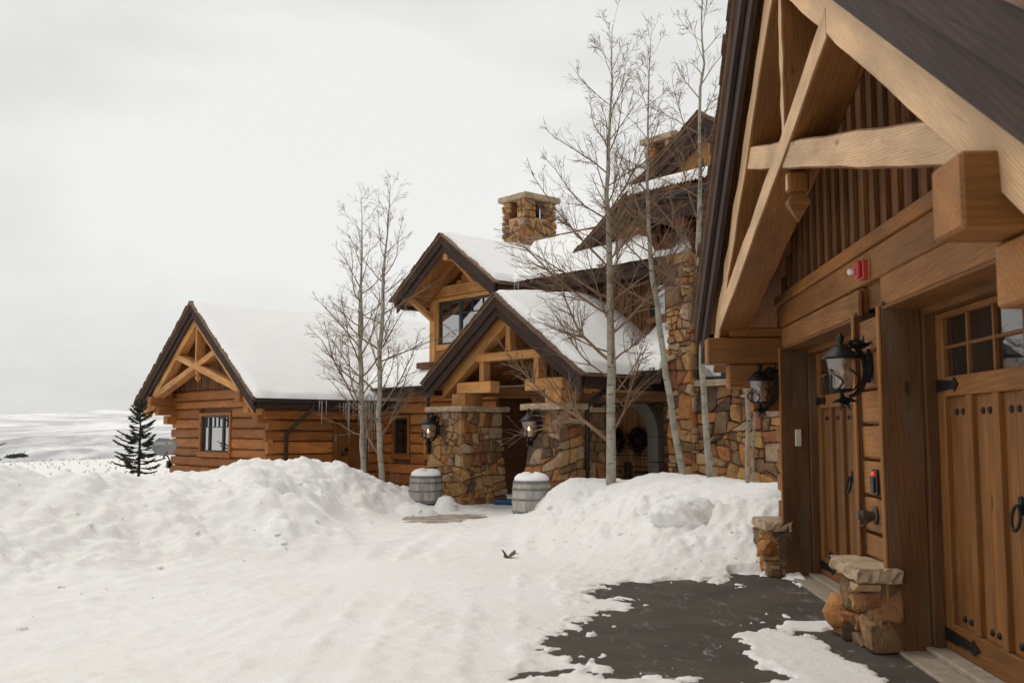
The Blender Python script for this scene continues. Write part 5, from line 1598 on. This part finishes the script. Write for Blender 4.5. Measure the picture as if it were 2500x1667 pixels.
# ------------------------------------------------------------------ half barrels
def barrel(x, y, z, r, h, label, seed, tilt=0.0):
    B = empty('half_barrel', (x, y, z), label, 'barrel', 'cut wine barrels by the porch pillars')
    M = Matrix.Translation(Vec((x, y, z))) @ Matrix.Rotation(tilt, 4, 'X')
    rad = lambda q: r * (.80 + .20 * math.sin(math.pi * (.18 + .55 * (1 - q))) ** 1.0)
    n = 20
    for i in range(n):
        a0 = 2 * math.pi * i / n + .006; a1 = 2 * math.pi * (i + 1) / n - .006
        vv = []; ff = []
        for j in range(7):
            q = j / 6
            for (a, dr) in ((a0, 0), (a1, 0), (a1, -.025), (a0, -.025)):
                rr = rad(q) + dr
                vv.append(Vec((rr * math.cos(a), rr * math.sin(a), h * q)))
        for j in range(6):
            for k in range(4): ff.append((j * 4 + k, j * 4 + (k + 1) % 4, j * 4 + 4 + (k + 1) % 4, j * 4 + 4 + k))
        ff.append((0, 3, 2, 1)); ff.append((24, 25, 26, 27))
        am = (a0 + a1) / 2
        o = mesh_obj('stave', [Vec((v.z, v.y * math.cos(am) - v.x * math.sin(am), v.x * math.cos(am) + v.y * math.sin(am))) for v in vv], ff, 'barrel_wood', B,
                     M @ Matrix(((0, -math.sin(am), math.cos(am), 0), (0, math.cos(am), math.sin(am), 0), (1, 0, 0, 0), (0, 0, 0, 1))))
    for q0, q1 in ((.90, .985), (.70, .775), (.40, .465), (.02, .09)):
        A = Acc(); m = 40
        for (q, dr) in ((q0, .0), (q0, .005), (q1, .005), (q1, .0)):
            for k in range(m):
                a = 2 * math.pi * k / m; rr = rad(q) + dr + .001
                A.v.append(M @ Vec((rr * math.cos(a), rr * math.sin(a), h * q)))
        for rr_ in range(3):
            for k in range(m): A.f.append((rr_ * m + k, rr_ * m + (k + 1) % m, rr_ * m + m + (k + 1) % m, rr_ * m + m + k))
        A.build('hoop', 'hoop', B)
    # snow heaped on top
    rng = random.Random(seed); A = Acc(); m = 26; R_ = rad(1) - .012
    for (s, hh) in ((1.0, -.03), (1.0, .015), (.93, .05), (.75, .085), (.45, .11), (.15, .12)):
        for k in range(m):
            a = 2 * math.pi * k / m
            A.v.append(M @ Vec((R_ * s * math.cos(a), R_ * s * math.sin(a), h + (hh + rng.uniform(-.012, .014) + .02 * math.sin(a * 2 + seed)) * (1 if hh > 0 else 1))))
    for rr_ in range(5):
        for k in range(m): A.f.append((rr_ * m + k, rr_ * m + (k + 1) % m, rr_ * m + m + (k + 1) % m, rr_ * m + m + k))
    A.f.append(tuple(range(5 * m, 6 * m)))
    A.build('snow_cap', 'roof_snow', B, None, True)
barrel(-1.74, 20.3, .17, .345, .54, 'weathered grey half barrel topped with snow left of the left pillar', 1)
barrel(.347, 17.7, .16, .35, .58, 'weathered grey half barrel topped with snow between the two pillars', 2)

# ------------------------------------------------------------------ trees
def aspen(label, path, seed, start, spread, nb, fork=None, density=1.0, up=.16):
    """path: [(x, y, z, r)]"""
    rng = random.Random(seed)
    base = Vec(path[0][:3])
    T = empty('aspen_tree', base, label, 'tree', 'bare aspens in the snow')
    pts = []; rad = []
    for i in range(len(path) - 1):
        a, b = path[i], path[i + 1]
        n = max(2, int((b[2] - a[2]) / .35))
        for k in range(n):
            t = k / n
            pts.append(Vec(a[:3]).lerp(Vec(b[:3]), t)); rad.append(a[3] + (b[3] - a[3]) * t)
    pts.append(Vec(path[-1][:3])); rad.append(path[-1][3])
    for _ in range(2):
        pts = [pts[0]] + [(pts[i - 1] + pts[i] * 2 + pts[i + 1]) / 4 for i in range(1, len(pts) - 1)] + [pts[-1]]
    for i in range(1, len(pts) - 1):
        pts[i] = pts[i] + Vec((rng.gauss(0, .012), rng.gauss(0, .012), 0)); rad[i] *= rng.uniform(.94, 1.08)
    pts[0] = pts[0] - Z * .4
    A = Acc(); A.tube(pts, rad, 12); M = Matrix.Translation(base)
    A.build('trunk', 'aspen_bark', T, M, True)
    z0, z1 = path[0][2], path[-1][2]
    BR = Acc(); TW = Acc()
    def at_h(t):
        zz = z0 + (z1 - z0) * t
        for i in range(len(pts) - 1):
            if pts[i + 1].z >= zz:
                q = (zz - pts[i].z) / max(1e-6, pts[i + 1].z - pts[i].z)
                return pts[i].lerp(pts[i + 1], max(0, min(1, q))), rad[i] + (rad[i + 1] - rad[i]) * q
        return pts[-1], rad[-1]
    def grow(p, d, L, r, lvl):
        n = max(3, int(L / (.16 if lvl < 2 else .10)))
        n = min(n, 9)
        P_ = [p]; d = d.normalized(); dirs = [d]
        for i in range(n):
            d = (d + Z * up * (1.0 if lvl == 0 else .6) * L / n * 3.2 * .5 + Vec((rng.gauss(0, .11), rng.gauss(0, .11), rng.gauss(0, .08)))).normalized()
            P_.append(P_[-1] + d * (L / n)); dirs.append(d)
        rr = [max(.0022, r * (1 - .82 * i / n)) for i in range(n + 1)]
        if lvl == 0: BR.tube(P_, rr, 6, False)
        elif lvl == 1: BR.tube(P_, rr, 4, False)
        else: TW.tube(P_, rr, 3, False)
        if lvl >= 3: return
        cnt = int(round((max(3, L * (8 if lvl == 0 else 9)) if lvl < 2 else rng.choice((0, 1, 1, 2))) * density))
        for c in range(cnt):
            q = rng.uniform(.18, .98) if lvl == 0 else rng.uniform(.12, .98)
            i = min(n - 1, int(q * n)); f = q * n - i
            pp = P_[i].lerp(P_[i + 1], f)
            dd = dirs[i + 1]
            side = Vec((rng.gauss(0, 1), rng.gauss(0, 1), rng.gauss(0, .7)))
            side = (side - dd * side.dot(dd)).normalized()
            nd_ = dd * rng.uniform(.7, 1.0) + side * rng.uniform(.35, .75)
            ll = L * (1.02 - q) * rng.uniform(.35, .7) if lvl == 0 else L * rng.uniform(.3, .6) * (1.15 - q * .6)
            ll = max(ll, .12 if lvl < 2 else .06)
            grow(pp, nd_, min(ll, L * .7), max(.0026, rr[i] * (.55 if lvl == 0 else .6)), lvl + 1)
    for i in range(nb):
        t = start + (1 - start) * ((i + rng.uniform(0, .8)) / nb) ** .92
        p, r = at_h(min(t, .985))
        az = i * 2.399 + rng.uniform(-.5, .5)
        el = rng.uniform(.12, .6) + .55 * t
        d = Vec((math.cos(az) * math.cos(el), math.sin(az) * math.cos(el), math.sin(el)))
        q = (t - start) / (1 - start)
        L = spread * (1.0 - .78 * q) * rng.uniform(.65, 1.12) * (0.75 + .25 * min(1, q * 5))
        grow(p, d, L, min(r * .42, .006 + .0065 * L), 0)
    for (t, az, el, L, r) in (fork or ()):
        p, _r = at_h(t)
        grow(p, Vec((math.cos(az) * math.cos(el), math.sin(az) * math.cos(el), math.sin(el))), L, r, 0)
    ob = BR.build('branches', 'aspen_bark' if False else 'twig', T, M); 
    tw_ = TW.build('twigs', 'twig', ob, M)
    tw_['kind'] = 'stuff'; ob['kind'] = 'stuff'
def tp3(px, py, Y, r): 
    p = at(px, py, Y); return (p.x, p.y, p.z, r)
aspen('slim bare aspen standing left, straight trunk by the side door icicles', [tp3(889, 1170, 21, .062), tp3(881, 1000, 21, .055), tp3(880, 800, 21.05, .042), tp3(884, 660, 21.1, .022), tp3(882, 490, 21.2, .004)], 3, .18, 2.5, 30, density=.85)
aspen('bare aspen with a forked low limb, right one of the left pair', [tp3(934, 1190, 20.7, .066), tp3(924, 1060, 20.7, .058), tp3(928, 860, 20.7, .046), tp3(938, 660, 20.8, .028), tp3(953, 450, 20.9, .004)], 8, .14, 2.5, 30, fork=[(.10, 2.6, .75, 2.3, .03), (.16, .5, .8, 1.6, .024)], density=.8)
aspen('tallest bare aspen with pale thick trunk in front of the entry doors', [tp3(1490, 1190, 16.8, .082), tp3(1490, 1060, 16.8, .080), tp3(1494, 900, 16.8, .068), tp3(1487, 640, 16.8, .054), tp3(1480, 420, 16.85, .036), tp3(1492, 250, 16.9, .020), tp3(1495, 60, 17, .004)], 14, .18, 2.8, 40, fork=[(.09, 2.75, .7, 2.9, .036), (.11, .4, 1.0, 2.2, .022), (.26, 2.3, .6, 2.4, .03)])
aspen('bare aspen leaning left with a dark pruning scar before the stone tower', [tp3(1669, 1190, 16, .056), tp3(1662, 1140, 16, .055), tp3(1628, 920, 16, .050), tp3(1612, 800, 16, .046), tp3(1585, 620, 16, .036), tp3(1581, 440, 16.05, .026), tp3(1582, 300, 16.1, .016), tp3(1590, 70, 16.2, .003)], 23, .34, 1.9, 30, density=.95)
aspen('slender bare aspen rising beside the garage gable edge', [tp3(1737, 1216, 15, .052), tp3(1722, 1030, 15, .048), tp3(1712, 830, 15, .045), tp3(1708, 600, 15, .038), tp3(1707, 330, 15.1, .026), tp3(1716, 100, 15.1, .014), tp3(1712, -160, 15.2, .003)], 31, .28, 2.0, 32, density=.95)
aspen('thin young aspen in the snow by the far garage corner', [tp3(1824, 1180, 14.0, .032), tp3(1826, 1000, 14.0, .030), tp3(1823, 930, 14.0, .029), tp3(1815, 600, 14.0, .02), tp3(1810, 300, 14.1, .004)], 37, .45, .7, 10, density=.5)
aspen('thinnest bare stem next to the young aspen by the garage', [tp3(1838, 1180, 14.2, .020), tp3(1841, 1000, 14.2, .018), tp3(1842, 700, 14.2, .012), tp3(1840, 500, 14.3, .003)], 41, .5, .5, 7, density=.5)

def spruce(label, loc, h, rb, seed, nbr=70):
    rng = random.Random(seed); T = empty('spruce_tree', loc, label, 'tree', 'small conifers at the left')
    loc = Vec(loc); M = Matrix.Translation(loc)
    A = Acc(); A.tube([loc - Z * .4, loc + Z * h * .5, loc + Z * h], [.022 * h, .015 * h, .003], 8); A.build('trunk', 'conifer_bark', T, M)
    BR = Acc(); N = Acc()
    for i in range(nbr):
        q = (i + rng.random()) / nbr
        z = h * (.10 + .88 * q)
        L = rb * (1 - q) ** .65 * rng.uniform(.45, 1.25) + .05
        az = i * 2.399 + rng.uniform(-.3, .3)
        d = Vec((math.cos(az), math.sin(az), rng.uniform(-.28, .05) + .5 * q))
        P_ = [loc + Z * z]
        n = 6
        for k in range(n):
            P_.append(P_[-1] + d.normalized() * L / n); d.z += .10
        BR.tube(P_, [.010 * (1 - k / n) + .002 for k in range(n + 1)], 4, False)
        m = max(5, int(L / .035))
        for k in range(m):
            t = .12 + .88 * k / m
            ii = min(n - 1, int(t * n)); p = P_[ii].lerp(P_[ii + 1], t * n - ii)
            dd = (P_[ii + 1] - P_[ii]).normalized()
            for sgn in (-1, 1):
                side = dd.cross(Z).normalized() * sgn
                td = (dd * .8 + side * rng.uniform(.5, .9) + Z * rng.uniform(-.25, .1)).normalized()
                tl = (.06 + .22 * L * (1 - t)) * rng.uniform(.7, 1.2)
                # needles round the twig
                w = .016
                for (vx) in (Z, td.cross(Z)):
                    a = p; b = p + td * tl
                    N.poly([a - vx * w, b - vx * w * .5, b + td * .02, b + vx * w * .5, a + vx * w])
    BR.build('branches', 'conifer_bark', T, M)['kind'] = 'stuff'
    N.build('needles', 'needle', T, M)['kind'] = 'stuff'
pS = at(338, 1172, 27); spruce('small dark green spruce beside the left log wing', (pS.x, pS.y, pS.z), 2.2, .82, 4, 54)
pS = at(-140, 1160, 30); spruce('tall conifer at the left picture edge, only branch tips in view', (pS.x, pS.y, .1), 5.2, 1.55, 6, 90)

# dark shrubs far out in the field, dry grass tufts
for (px, py, Y, r, lab) in ((28, 1117, 95, .28, 'rounded dark shrub in the far field at the left edge'), (47, 1115, 96, .42, 'wide low dark shrub in the far field beside the rounded one')):
    p = at(px, py, Y); N = Acc(); rng = random.Random(int(px))
    for i in range(420):
        d = Vec((rng.gauss(0, .5) * 1.6, rng.gauss(0, .5), abs(rng.gauss(0, .35)))) * r
        c = Vec(p) + d; q = Vec((rng.gauss(0, 1), rng.gauss(0, 1), rng.gauss(0, 1))).normalized() * .12
        q2 = q.cross(Vec((rng.gauss(0, 1), rng.gauss(0, 1), rng.gauss(0, 1)))).normalized() * .06
        N.poly([c - q, c + q2, c + q, c - q2])
    tag(N.build('shrub', 'needle', None, Matrix.Translation(p)), lab, 'shrub', 'shrubs in the far field')
N = Acc(); rng = random.Random(5)
for i in range(420):
    y = 34 + 75 * rng.random() ** 1.2; x = -(.30 + rng.random() * .30) * y
    z = tz(x, y)
    for k in range(5):
        a = rng.uniform(0, 6.28); hh = rng.uniform(.04, .16)
        N.poly([(x, y, z - .02), (x + .02, y, z - .02), (x + math.cos(a) * hh * .6, y + math.sin(a) * .1, z + hh)])
tag(N.build('grass_tufts', 'tuft'), 'dry grass tufts poking through the field snow', 'grass', kind='stuff')
# thin red-brown shrub stems by the log wall near the left barrel
rng = random.Random(15)
sh = empty('bare_shrub', H(1.6, -3.6, .0), 'thin bare red brown shrub stems by the log wall near the left barrel', 'shrub')
A = Acc()
pb = at(965, 1200, 22)
for i in range(26):
    a = rng.uniform(0, 6.28); d = Vec((math.cos(a) * .55, math.sin(a) * .4, rng.uniform(.5, 1.2)))
    p = Vec((pb.x + rng.uniform(-.4, .5), pb.y + rng.uniform(-.3, .3), .15)); P_ = [p]
    for k in range(6):
        d = (d + Vec((rng.gauss(0, .12), rng.gauss(0, .12), .02))).normalized(); P_.append(P_[-1] + d * rng.uniform(.09, .2))
    A.tube(P_, [.006 * (1 - k / 8) for k in range(7)], 4, False)
A.build('stems', 'twig_red', sh)['kind'] = 'stuff'

# ------------------------------------------------------------------ icicles
rng = random.Random(77)
def icicle(p, L, r, label, grp):
    A = Acc(); n = 8; pts = []; rr = []
    for k in range(n + 1):
        t = k / n
        pts.append(Vec(p) + Vec((rng.gauss(0, .004), rng.gauss(0, .004), -L * t))); rr.append(max(.002, r * (1 - t) ** .75 * rng.uniform(.8, 1.2)))
    A.tube(pts, rr, 7)
    o = A.build('icicle', 'ice', None, Matrix.Translation(Vec(p)), True)
    tag(o, label, 'icicle', grp)
vE = CC + CHW + .12; zI = CAP_ - K * (CHW + .1)
def eave_u(px):   # u on the cabin eave for a picture column
    best = 0; bd = 1e9
    for i in range(0, 600):
        u = -1.6 + i * .01; q = H(u, vE, zI); x = 1250 + FPX * q.x / (q.y * math.cos(_th) + (q.z - 1.6) * math.sin(_th))
        if abs(x - px) < bd: bd = abs(x - px); best = u
    return best
for (px, L) in ((779, .36), (786, .62), (796, .42), (841, .40), (846, .55), (850, .9), (853, 1.05), (862, .5), (868, .35), (890, 1.3), (894, 1.6), (900, 1.5), (903, 1.2), (910, 1.35), (914, 1.0), (921, .55), (830, .25), (876, .7)):
    icicle(H(eave_u(px), vE + rng.uniform(-.03, .03), zI), L, .010 + .008 * L, 'long icicle hanging from the eave of the left log wing', 'icicles along the log wing eave')
for (px, L) in ((1236, .34), (1242, .2), (1251, .32), (1298, .14)):
    q = at(px, 688, 22.0)
    icicle(H(WU + .0, .0, 0) * 0 + H(WU - .02, UC + UHW + .05 + (px - 1236) * .009, WZ - .02), L, .022, 'short icicle under the upper roof valley', 'icicles in the upper roof valley')

# ------------------------------------------------------------------ satellite dish
dsh = empty('satellite_dish', H(CU - .1, CW0 - .3, .5), 'grey oval satellite dish with white lettering at the left log corner', 'satellite dish')
pc = at(401, 1091, 24.9)
nrm = (Vec((.28, -1, .25))).normalized(); tx_ = Z.cross(nrm).normalized() * -1; ty_ = nrm.cross(tx_) * -1
if ty_.z < 0: ty_ = -ty_
A = Acc(); m = 36
for k in range(m): A.v.append(pc + tx_ * .295 * math.cos(2 * math.pi * k / m) + ty_ * .225 * math.sin(2 * math.pi * k / m))
prev = 0
for (s, dep) in ((.75, -.035), (.4, -.06), (.05, -.07)):
    b = len(A.v)
    for k in range(m): A.v.append(pc + tx_ * .295 * s * math.cos(2 * math.pi * k / m) + ty_ * .225 * s * math.sin(2 * math.pi * k / m) + nrm * dep)
    for k in range(m): A.f.append((prev + k, prev + (k + 1) % m, b + (k + 1) % m, b + k))
    prev = b
A.f.append(tuple(range(prev, prev + m)))
o = A.build('reflector', 'dish_grey', dsh, Matrix.Translation(pc), True)
sm = o.modifiers.new('thickness', 'SOLIDIFY'); sm.thickness = .012
A = Acc(); pb = H(CU - .05, CW0 - .12, .62)
A.tube([pb, pb + Vec((-.06, -.05, .2)), pc - nrm * .1 - Z * .12, pc - nrm * .09], .022, 7)
A.build('mast', 'iron', dsh)
A = Acc(); A.tube([pc - ty_ * .22, pc - ty_ * .34 + nrm * .22, pc - ty_ * .2 + nrm * .36 - tx_ * .1], .014, 6); A.build('feed_arm', 'iron', dsh)
box('bracket', H, (CU - .16, CU - .02), (CW0 - .2, CW0 - .04), (.5, .72), 'iron', dsh, .01)
fc = bpy.data.curves.new('lettering', 'FONT'); fc.body = 'DIRECTV'; fc.size = .105; fc.extrude = .002; fc.align_x = 'CENTER'; fc.align_y = 'CENTER'
ft = bpy.data.objects.new('lettering', fc); fc.materials.append(MK('letter_white'))
Mt = Matrix((tx_, ty_, nrm)).transposed().to_4x4()
if Matrix((tx_, ty_, nrm)).determinant() < 0: Mt = Matrix((-tx_, ty_, nrm)).transposed().to_4x4()
Mt.translation = pc + ty_ * .085 + tx_ * .02 - nrm * .002
lm = bpy.data.meshes.new_from_object(ft); bpy.data.objects.remove(ft); link(bpy.data.objects.new('lettering', lm), dsh, Mt)

# ------------------------------------------------------------------ wreaths, chair, sled, leaf, snow chunk
def wreath(c, r, label, seed):
    W_ = empty('wreath', c, label, 'wreath', 'wreaths on the entry doors')
    rng = random.Random(seed); N = Acc(); Bq = Acc(); M = Matrix.Translation(Vec(c))
    for i in range(520):
        a = rng.uniform(0, 6.283); rr = r + rng.gauss(0, .055); dep = rng.uniform(0, .09)
        p = Vec(c) + _V * rr * math.cos(a) + Z * rr * math.sin(a) - _U * dep
        d = Vec((rng.gauss(0, 1), rng.gauss(0, 1), rng.gauss(0, 1))).normalized() * .065; e = d.cross(Vec((rng.gauss(0, 1), rng.gauss(0, 1), rng.gauss(0, 1)))).normalized() * .018
        N.poly([p - d, p + e, p + d, p - e])
    N.build('greenery', 'needle_wreath', W_, M)['kind'] = 'stuff'
    for i in range(46):
        a = rng.uniform(0, 6.283); rr = r + rng.gauss(0, .04)
        p = Vec(c) + _V * rr * math.cos(a) + Z * rr * math.sin(a) - _U * rng.uniform(.07, .11)
        Bq.lathe([(.002, -.018), (.016, -.01), (.018, 0), (.014, .012), (.002, .018)], Matrix.Translation(p), 6)
    Bq.build('berries', 'berry', W_, M)['kind'] = 'stuff'
wreath(H(DU - .07, DC + .36, 1.40), .18, 'round wreath with red berries on the right entry door', 3)
wreath(H(DU - .07, DC - .33, 1.38), .18, 'round wreath with red berries on the left entry door, mostly behind the aspen', 4)

ch = empty('wooden_chair', H(2.4, 3.25, .4), 'red brown slatted wooden chair by the stone tower, only its back above the snow', 'chair')
for i in range(5):
    v = 3.0 + i * .105
    bar('back_slat', H(2.60, v, .42), H(2.80, v + (i - 2) * .012, .86 + .05 * math.cos((i - 2) * .7)), .085, .022, 'redwood', ch, up=_U)
for v in (2.97, 3.46):
    box('arm', H, (2.1, 2.78), (v - .05, v + .05), (.58, .605), 'redwood', ch, .006, 0)
    box('leg', H, (2.12, 2.2), (v - .03, v + .03), (0, .58), 'redwood', ch, .006, 2)
    box('leg', H, (2.68, 2.76), (v - .03, v + .03), (0, .58), 'redwood', ch, .006, 2)
for i in range(4): box('seat_slat', H, (2.12 + i * .13, 2.23 + i * .13), (2.97, 3.46), (.36 - i * .03, .385 - i * .03), 'redwood', ch, .006, 1)

bs = at(1239, 1207, 21.0)
q = Acc(); n = 8
X_ = np.zeros((6, n)); 
A = Acc()
for i in range(n):
    t = i / (n - 1)
    for j in range(6):
        s_ = j / 5 - .5
        A.v.append(Vec((bs.x - .28 + .56 * t, bs.y + s_ * .4, -.01 + .07 + .22 * (abs(s_) * 2) ** 3 * .5 + .14 * max(0, t - .7) ** 1.2 * 4)))
for i in range(n - 1):
    for j in range(5): A.f.append((i * 6 + j, i * 6 + j + 1, i * 6 + 7 + j, i * 6 + 6 + j))
o = A.build('plastic_sled', 'blue_plastic', None, Matrix.Translation(bs), True)
sm = o.modifiers.new('thickness', 'SOLIDIFY'); sm.thickness = .015
tag(o, 'blue plastic sled lying in the snow between the porch pillars', 'sled')

rng = random.Random(2); A = Acc(); lz = tz(-.052, 12.75) + .012
cl = Vec((-.052, 12.75, lz)); m = 14; rim = []
A.v.append(cl + Z * .01)
for k in range(m):
    a = 2 * math.pi * k / m; r = .075 * (1 + .55 * (k % 2) * rng.random() + .25 * math.cos(a))
    A.v.append(cl + Vec((r * math.cos(a), r * math.sin(a) * .9, .035 + .05 * math.sin(a * 2 + 1) + rng.uniform(-.02, .02))))
for k in range(m): A.f.append((0, 1 + k, 1 + (k + 1) % m))
A.tube([cl, cl + Vec((.09, .02, .05)), cl + Vec((.14, .03, .03))], .004, 4)
tag(A.build('dry_leaf', 'leaf_dry', None, Matrix.Translation(cl)), 'curled dry brown leaf lying alone on the snowy drive', 'leaf')
